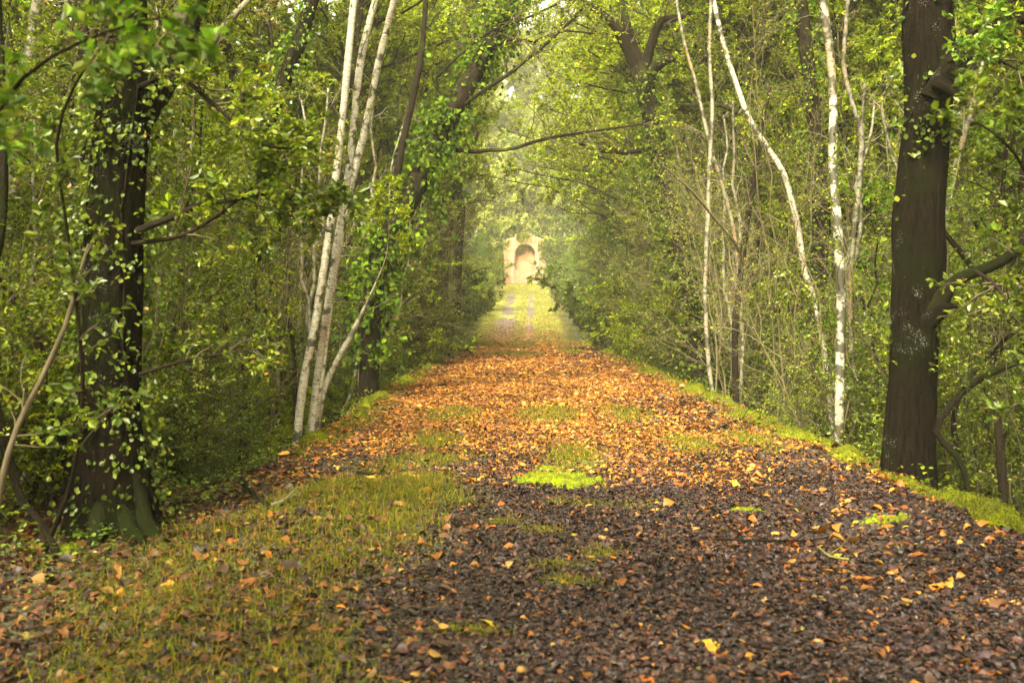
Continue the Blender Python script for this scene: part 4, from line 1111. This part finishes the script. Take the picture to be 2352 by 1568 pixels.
for x, y, sc in [(3.9, 10.2, .75), (4.6, 8.8, .9), (4.1, 12.6, .8), (4.9, 10.8, 1.1), (5.3, 9.6, 1.1), (5.3, 7.8, .8), (3.95, 14.6, .8), (5.4, 12.2, 1.2), (4.3, 16.5, 1.0), (4.4, 9.6, .8), (5.9, 11.4, 1.3)]:
    place('privet', x, y, 'privet_shrub', 'airy small-leaved shrub on the right bank behind the big oak', 'shrub', 'small-leaved shrubs on the right', sc)
# undergrowth in the near left wood, behind the big oak
L = [(-3.6, 7.9), (-4.4, 6.9), (-4.0, 9.0), (-5.4, 8.0), (-5.0, 9.8), (-3.3, 9.8), (-6.4, 9.4), (-4.8, 11), (-3.7, 10.9), (-4.6, 5.9)]
for i, (x, y) in enumerate(L):
    place(['shrub', 'thicket', 'laurel'][i % 3], x, y, 'shrub', 'small leafy shrub rising behind and beside the big left oak', 'shrub', 'shrubs around the left oak', rng.uniform(.4, .62) * (1.5 if i in (1, 3, 4, 6, 7) else 1))
for i, (x, y) in enumerate([(-4.1, 8.2), (-5.6, 9.6), (-3.5, 11.6), (-6.6, 11.5), (-4.7, 12.6), (-3.4, 9.7)]):
    place(['twiggy', 'sapling'][i % 2], x, y, 'sapling', 'leafy sapling filling the gap between the left oak and the three birches', 'sapling', 'saplings behind the left oak', rng.uniform(.6, .8))

for x, y, sc in [(-4.5, -2.5, 1.0), (4.8, -1.5, 1.05), (-1.5, -7, 1.1), (3, -8, 1.0), (6.5, 3.5, .9), (8.5, 7, 1.1), (10.5, 1, 1.1), (-8, 3.5, 1.1), (-9.5, 8.5, 1.0), (12, 9.5, 1.1)]:  # unseen oaks, added to shade the near ground and undergrowth
    place('oak', x, y, 'oak_tree', 'green oak added out of view to shade the near end of the track', 'tree', 'oaks added to shade the near end', sc, parts=('trunk', 'crown'))
# trees lining the rise and behind the gate
for side, sn in ((-1, 'left'), (1, 'right')):
    for y in np.arange(61, 104, 3.2):
        x = side * (rng.uniform(4.1, 4.9) + (.7 if side > 0 else 0) - .010 * (y - 61)) + .35
        place(['laurel', 'shrub', 'thicket'][rng.integers(3)], x, y, 'bush', f'rounded bush at the {sn} edge of the grassy rise', 'shrub', f'bushes {sn} of the rise', rng.uniform(1.0, 1.5))
    for y in np.arange(60, 110, 3.6):
        place(['ash', 'oak', 'ash', 'oak'][rng.integers(4)] if y < 80 else 'paleash', side * rng.uniform(8.6, 12.5), y, 'tree', f'sunlit tree beyond the bushes on the {sn} of the rise', 'tree', f'trees {sn} of the rise', rng.uniform(1.1, 1.5), parts=('trunk', 'crown'))
for i in range(24):
    place(['paleash', 'paleash', 'ash', 'paleash'][i % 4], -13 + i * 1.2 + rng.uniform(-.8, .8), rng.uniform(110, 122), 'tree', 'tree paled for the far glow, behind the old brick gate', 'tree', 'trees behind the gate', rng.uniform(1.15, 1.5), parts=('trunk', 'crown'))
for i in range(20):
    place(['palesap_far', 'palesap_far', 'yellowsap'][i % 3], -12 + i * 1.3, rng.uniform(109, 115), 'young_tree', 'leafy green tree paled for the far glow, rising behind the brick gate', 'tree', 'leafy trees behind the gate', rng.uniform(1.6, 2.3), parts=('trunk', 'crown'))
for i, x in enumerate((-5.5, -3, -.8, 1.4, 3.6, 6.0)):
    place('ash', x, 117 + (i % 2) * 5, 'tall_tree', 'very tall tree closing the end of the avenue behind the gate', 'tree', 'tall trees far behind the gate', rng.uniform(1.95, 2.3), parts=('trunk', 'crown'))
for i in range(26):
    x = -11 + i * .95
    if abs(x - 1.2) < 2.6: continue
    place(['shrub', 'laurel', 'thicket'][i % 3], x, rng.uniform(106.5, 109.5), 'bush', 'dense bush growing beside and behind the brick gate', 'shrub', 'bushes around the gate', rng.uniform(1.4, 2.0))
place('yellowsap', -2.7, 101, 'young_tree', 'bright young tree overhanging the left of the brick gate', 'tree', None, .75, parts=('trunk', 'crown'))
place('yellowsap', 4.9, 90, 'young_tree', 'bright yellow-green bush tree at the right foot of the gate', 'tree', None, .6, parts=('trunk', 'crown'))

# ------------------------------------------------------------------ far wood as one mass
def far_wood():
    mb = MB(); tr = MB()
    nc = 9000
    u = rng.random(nc); sgn = np.where(rng.random(nc) < .5, -1, 1)
    y = rng.uniform(8, 150, nc); x = sgn * (15 + rng.exponential(9, nc) + 0.08 * np.maximum(y - 60, 0))
    back = rng.random(nc) < .3
    x = np.where(back, rng.uniform(-50, 50, nc), x); y = np.where(back, rng.uniform(128, 150, nc), y)
    z = H(x, y) + rng.random(nc) ** .8 * 19
    per = 26
    c = np.repeat(np.stack([x, y, z], -1), per, 0) + rng.normal(size=(nc * per, 3)) * np.array([.75, .75, .4])
    tone = np.repeat(np.exp(rng.normal(size=nc) * .3), per)[:, None]
    pick = np.repeat(rng.random(nc), per)[:, None]
    col = np.where(pick < .5, pal(nc * per, 'green'), pal(nc * per, 'yellow')) * tone
    leaves(mb, c, rng.normal(size=c.shape), .15, np.clip(col, .005, .5), upb=1.0)
    n = 260; x = np.where(rng.random(n) < .5, -1, 1) * rng.uniform(14, 45, n); y = rng.uniform(12, 150, n)
    k = 5; t = np.linspace(0, 1, k)[None, :, None]
    Pm = np.stack([x, y, H(x, y)], -1)[:, None] + np.stack([rng.normal(size=n) * 1.2, rng.normal(size=n), rng.uniform(12, 18, n)], -1)[:, None] * t
    tubes(mb, Pm, rng.uniform(.08, .22, n)[:, None] * np.linspace(1, .4, k), 6, mat=1)
    tag(mb.build('distant_wood', [M['leaf'], M['bark']]), 'dense green wood filling the distance on both sides', 'wood', kind='stuff')


far_wood()

# ---- ivy and low plants on the ground at the left
mb = MB()
n = 9000
x = rng.uniform(-4.6, -1.6, n); y = rng.uniform(4.6, 9.8, n)
k = rng.random(n) < sstep(.42, .6, fbm(x * 1.5, y * 1.5 + 8)) * sstep(-1.9, -2.6, x + .25 * (7 - y)); x = x[k]; y = y[k]; n = len(x)
pos = np.stack([x, y, H(x, y) + rng.uniform(.01, .14, n)], -1)
leaves(mb, pos, rng.normal(size=(n, 3)) * np.array([1, 1, .3]), .032, pal(n, 'dark') * 1.3, wid=.8, upb=1.4, shape='o', rand=.4)
n = 16000
side = rng.random(n) < .5; y = 5 + 40 * rng.random(n) ** 1.5
x = np.where(side, edge_r(y) + np.abs(rng.normal(size=n)) * .5 + .08, edge_l(y) - np.abs(rng.normal(size=n)) * .5 - .08)
k = (y > 9) | side; x = x[k]; y = y[k]; n = len(x)
pos = np.stack([x, y, H(x, y) + rng.uniform(.01, .22, n)], -1)
leaves(mb, pos, rng.normal(size=(n, 3)) * np.array([1, 1, .5]), .04, pal(n, 'green'), wid=.8, upb=1.2, shape='o', rand=.5)
tag(mb.build('ground_ivy', M['gloss']), 'low dark green ivy and seedlings creeping along the banks', 'ivy', kind='stuff')

# ------------------------------------------------------------------ sticks on the track
def stick(label, pts, name='fallen_branch', lift=.02, side_tw=3, mat='bark'):
    r = []
    for X, Y, w in pts:
        d = EYE * F / (Y - VY); x = (X - VX) / F * d
        r.append([x, d, float(H(x, d)) + lift + w / 2 / F * d, w / 2 / F * d])
    s = smooth_path(np.array(r), .05); p = s[:, :3]; rr = s[:, 3]
    p[:, 2] += np.abs(np.cumsum(rng.normal(size=len(p))) * .002)
    org = p[0].copy()
    mb = MB(); tubes(mb, p[None], rr[None], 7, 0, None, .12)
    if side_tw:
        a, ar = branches(p[None], rr[None], side_tw, .3, .95, .3, (.4, .9), 5, .6, .05, .15); tubes(mb, a, ar, 5)
    return tag(mb.build(name, M[mat], origin=org), label, 'fallen branch')


stick('long thin dark stick lying across the left edge of the mid track', [(940, 868, 3.5), (985, 838, 4), (1020, 818, 4), (1062, 790, 3.5)])
stick('long dark stick lying on the dark leaves at lower right', [(1645, 1248, 6), (1720, 1252, 7), (1800, 1250, 6), (1880, 1238, 5), (1925, 1222, 3)])
stick('mossy forked stick beside the dark hollow left of the grass', [(552, 1108, 9), (575, 1140, 10), (600, 1170, 11), (618, 1195, 12)], mat='barkmoss', side_tw=2)
stick('thick grey stick lying below the forked mossy one', [(610, 1193, 13), (655, 1186, 11), (700, 1172, 8)], mat='barkgrey', side_tw=1)
stick('short dark stick in the hollow at left', [(820, 1072, 9), (855, 1075, 8), (895, 1080, 6)], side_tw=1)
stick('thin stick lying at the right side near the moss edge', [(1640, 992, 3), (1690, 975, 4), (1740, 968, 4), (1790, 976, 3)])
stick('pale lichen covered twig curled on the leaves at lower right', [(1880, 1262, 5), (1905, 1285, 6), (1950, 1290, 6)], mat='barkgrey', side_tw=1)

# ------------------------------------------------------------------ the brick gate
def box(mb, x0, x1, y0, y1, z0, z1, mat=0):
    v = np.array([[x, y, z] for z in (z0, z1) for y in (y0, y1) for x in (x0, x1)])
    f = [[0, 1, 5, 4], [1, 3, 7, 5], [3, 2, 6, 7], [2, 0, 4, 6], [4, 5, 7, 6], [2, 3, 1, 0]]
    mb.add(v, np.array(f), mat=mat)


def gate():
    yg = 104.5; cx = (1206 - VX) / F * yg; gz = float(H(cx, yg)) - .1
    org = (cx, yg, gz)
    root = empty('brick_gate', org, 'old pink brick gate with tall arched niche at the end of the track', 'gate')
    W = 2.25; Hs = 4.35; Ha = 5.35; T = 1.1
    nw = 1.05; zb = 1.55; zs = 3.2      # niche half width, sill, spring
    k = 18; th = np.linspace(0, math.pi, k)
    arch = [(-nw, zb)] + [(-nw * math.cos(a), zs + nw * math.sin(a)) for a in th] + [(nw, zb)]
    arch = np.array(arch)
    # the front face as strips between the niche outline and the outer outline
    outer = []
    for ax, az in arch:
        if az <= zb + 1e-6: outer.append((-W if ax < 0 else W, zb))
        elif az <= zs + 1e-6: outer.append((-W if ax < 0 else W, zs))
        else:
            a = math.atan2(az - zs, ax); dx, dz = math.cos(a), math.sin(a)
            tt = W / abs(dx) if abs(dx) > 1e-3 else 99
            zz = zs + dz * tt
            roof = lambda x: Ha - abs(x) / W * (Ha - Hs)
            if zz > roof(W):
                lo, hi = 0, tt if tt < 99 else 4
                for _ in range(40):
                    md = (lo + hi) / 2
                    if zs + dz * md < roof(dx * md): lo = md
                    else: hi = md
                tt = lo
            outer.append((dx * tt, zs + dz * tt))
    outer = np.array(outer); m = len(arch)
    def v3(a, y): return np.stack([a[:, 0], np.full(len(a), y), a[:, 1]], -1)
    mb = MB()
    V = np.concatenate([v3(arch, 0), v3(outer, 0), v3(outer, T)])
    i = np.arange(m - 1)
    mb.add(V, [np.stack([i, i + 1, m + i + 1, m + i], -1), np.stack([m + i, m + i + 1, 2 * m + i + 1, 2 * m + i], -1)])
    box(mb, -W, W, 0, T, -.5, zb)
    mb.build('wall', M['brick'], root)
    mb = MB(); D = .75
    V = np.concatenate([v3(arch, 0), v3(arch, D)])
    mb.add(V, np.stack([m + i, m + i + 1, i + 1, i], -1))
    c = v3(arch, D); mb.add(c, np.arange(m)[None]); box(mb, -nw - .05, nw + .05, D + .01, T, zb - .02, zs + nw - .2)
    mb.build('niche', M['plaster'], root)
    mb = MB()
    box(mb, -nw - .42, -nw - .14, -.12, -.003, -.3, zs); box(mb, nw + .14, nw + .42, -.12, -.003, -.3, zs)
    pass
    mb.build('pilasters', M['stone'], root)
    mb = MB()      # broken masonry left along the top
    for i in range(15):
        t = -1 + 2 * (i + .5) / 15; x = t * W; w2 = W / 15 - .004
        top = Ha - abs(t) * (Ha - Hs); hgt = .1 + .34 * vn(i * 1.7, 3.1) * (1.4 - abs(t))
        box(mb, x - w2, x + w2, .04 + .12 * vn(i * 2.3, 8), T - .1 * vn(i, 9.5), top - .22, top + hgt)
    mb.build('rubble_top', M['stone'], root)
    ml = MB(); n = 2600; px = rng.uniform(-W - .2, W + .2, n); c = np.abs(px) / W
    pz = Ha - c * (Ha - Hs) + .2 - np.abs(rng.normal(size=n)) * .55 * (.4 + 1.6 * fbm(px * 1.3 + 4, px * 0)); k = rng.random(n) < sstep(.4, .55, fbm(px * 1.1 + 7, px * 0 + 2)); px = px[k]; pz = pz[k]; n = len(px)
    leaves(ml, np.stack([px, -.03 - rng.random(n) * .15, pz], -1), rng.normal(size=(n, 3)), .16, pal(n, 'yellow'))
    ml.build('ivy', M['leaf'], root)
    for x0, x1, lb in ((W + .25, W + 2.4, 'low ochre wall stub right of the brick gate'), (-W - 3.2, -W - .05, 'low ochre wall running left of the brick gate')):
        mb = MB(); g = float(H(cx + (x0 + x1) / 2, yg)) - gz
        box(mb, x0, x1, .2, .75, g - .4, g + .55); box(mb, x0 - .04, x1 + .04, .15, .8, g + .553, g + .66, 0)
        o = mb.build('low_wall', M['plaster'], None); o.location = org; tag(o, lb, 'wall')


gate()

if HAZE:
    mb = MB(); box(mb, -405, 405, -65, 425, -6, 32)
    m, nt, o = newmat('haze_air'); pv = nt.nodes.new('ShaderNodeVolumePrincipled'); pv.inputs['Density'].default_value = HAZE
    pv.inputs['Color'].default_value = (1, .95, .7, 1); pv.inputs['Anisotropy'].default_value = .0
    nt.links.new(pv.outputs[0], o.inputs['Volume'])
    tag(mb.build('haze', m), 'thin pale air', 'haze', kind='stuff')
# ------------------------------------------------------------------ light, world, camera
w = bpy.data.worlds.new('World'); SC.world = w; w.use_nodes = True
nt = w.node_tree; nt.nodes.clear()
sky = nt.nodes.new('ShaderNodeTexSky'); sky.sky_type = 'NISHITA'; sky.sun_disc = False
SUN_EL, SUN_AZ = math.radians(50), math.radians(200)      # azimuth from +Y towards +X
sky.sun_elevation = SUN_EL; sky.sun_rotation = SUN_AZ; sky.air_density = 1.2; sky.dust_density = 4.0; sky.ozone_density = .6
hs = nt.nodes.new('ShaderNodeHueSaturation'); hs.inputs['Saturation'].default_value = .22
mxw = nt.nodes.new('ShaderNodeMix'); mxw.data_type = 'RGBA'; mxw.blend_type = 'MULTIPLY'; mxw.inputs['Factor'].default_value = 1
mxw.inputs['B'].default_value = (1.1, 1.0, .72, 1)
bg = nt.nodes.new('ShaderNodeBackground'); bg.inputs['Strength'].default_value = .135
wo = nt.nodes.new('ShaderNodeOutputWorld')
nt.links.new(sky.outputs[0], hs.inputs['Color']); nt.links.new(hs.outputs[0], mxw.inputs['A']); nt.links.new(mxw.outputs['Result'], bg.inputs[0]); nt.links.new(bg.outputs[0], wo.inputs[0])
sl = bpy.data.lights.new('sun', 'SUN'); sl.energy = 4.2; sl.angle = math.radians(25); sl.color = (1, .93, .72)
so = bpy.data.objects.new('sun', sl); COL.objects.link(so)
so.rotation_euler = (math.pi / 2 - SUN_EL, 0, math.pi - SUN_AZ)
from mathutils import Vector
sd = Vector((math.sin(SUN_AZ) * math.cos(SUN_EL), math.cos(SUN_AZ) * math.cos(SUN_EL), math.sin(SUN_EL)))
so.rotation_euler = sd.to_track_quat('Z', 'Y').to_euler()

cam = bpy.data.cameras.new('camera'); co = bpy.data.objects.new('camera', cam); COL.objects.link(co)
co.location = (0, 0, EYE); co.rotation_euler = (math.pi / 2, 0, 0)
cam.sensor_width = 36; cam.lens = F / 2352 * 36; cam.shift_y = -(784 - VY) / 2352; cam.shift_x = -(VX - 1176) / 2352
cam.clip_end = 2000; cam.clip_start = .05
cam.dof.use_dof = True; cam.dof.focus_distance = 14; cam.dof.aperture_fstop = 2.8
SC.camera = co
SC.view_settings.view_transform = 'Standard'; SC.view_settings.look = 'None'; SC.view_settings.exposure = 2.15; SC.view_settings.gamma = 1
SC.cycles.volume_bounces = 0; SC.cycles.max_bounces = 6; SC.cycles.diffuse_bounces = 4; SC.cycles.glossy_bounces = 2; SC.cycles.transmission_bounces = 3; SC.cycles.transparent_max_bounces = 4
SC.cycles.use_denoising = True
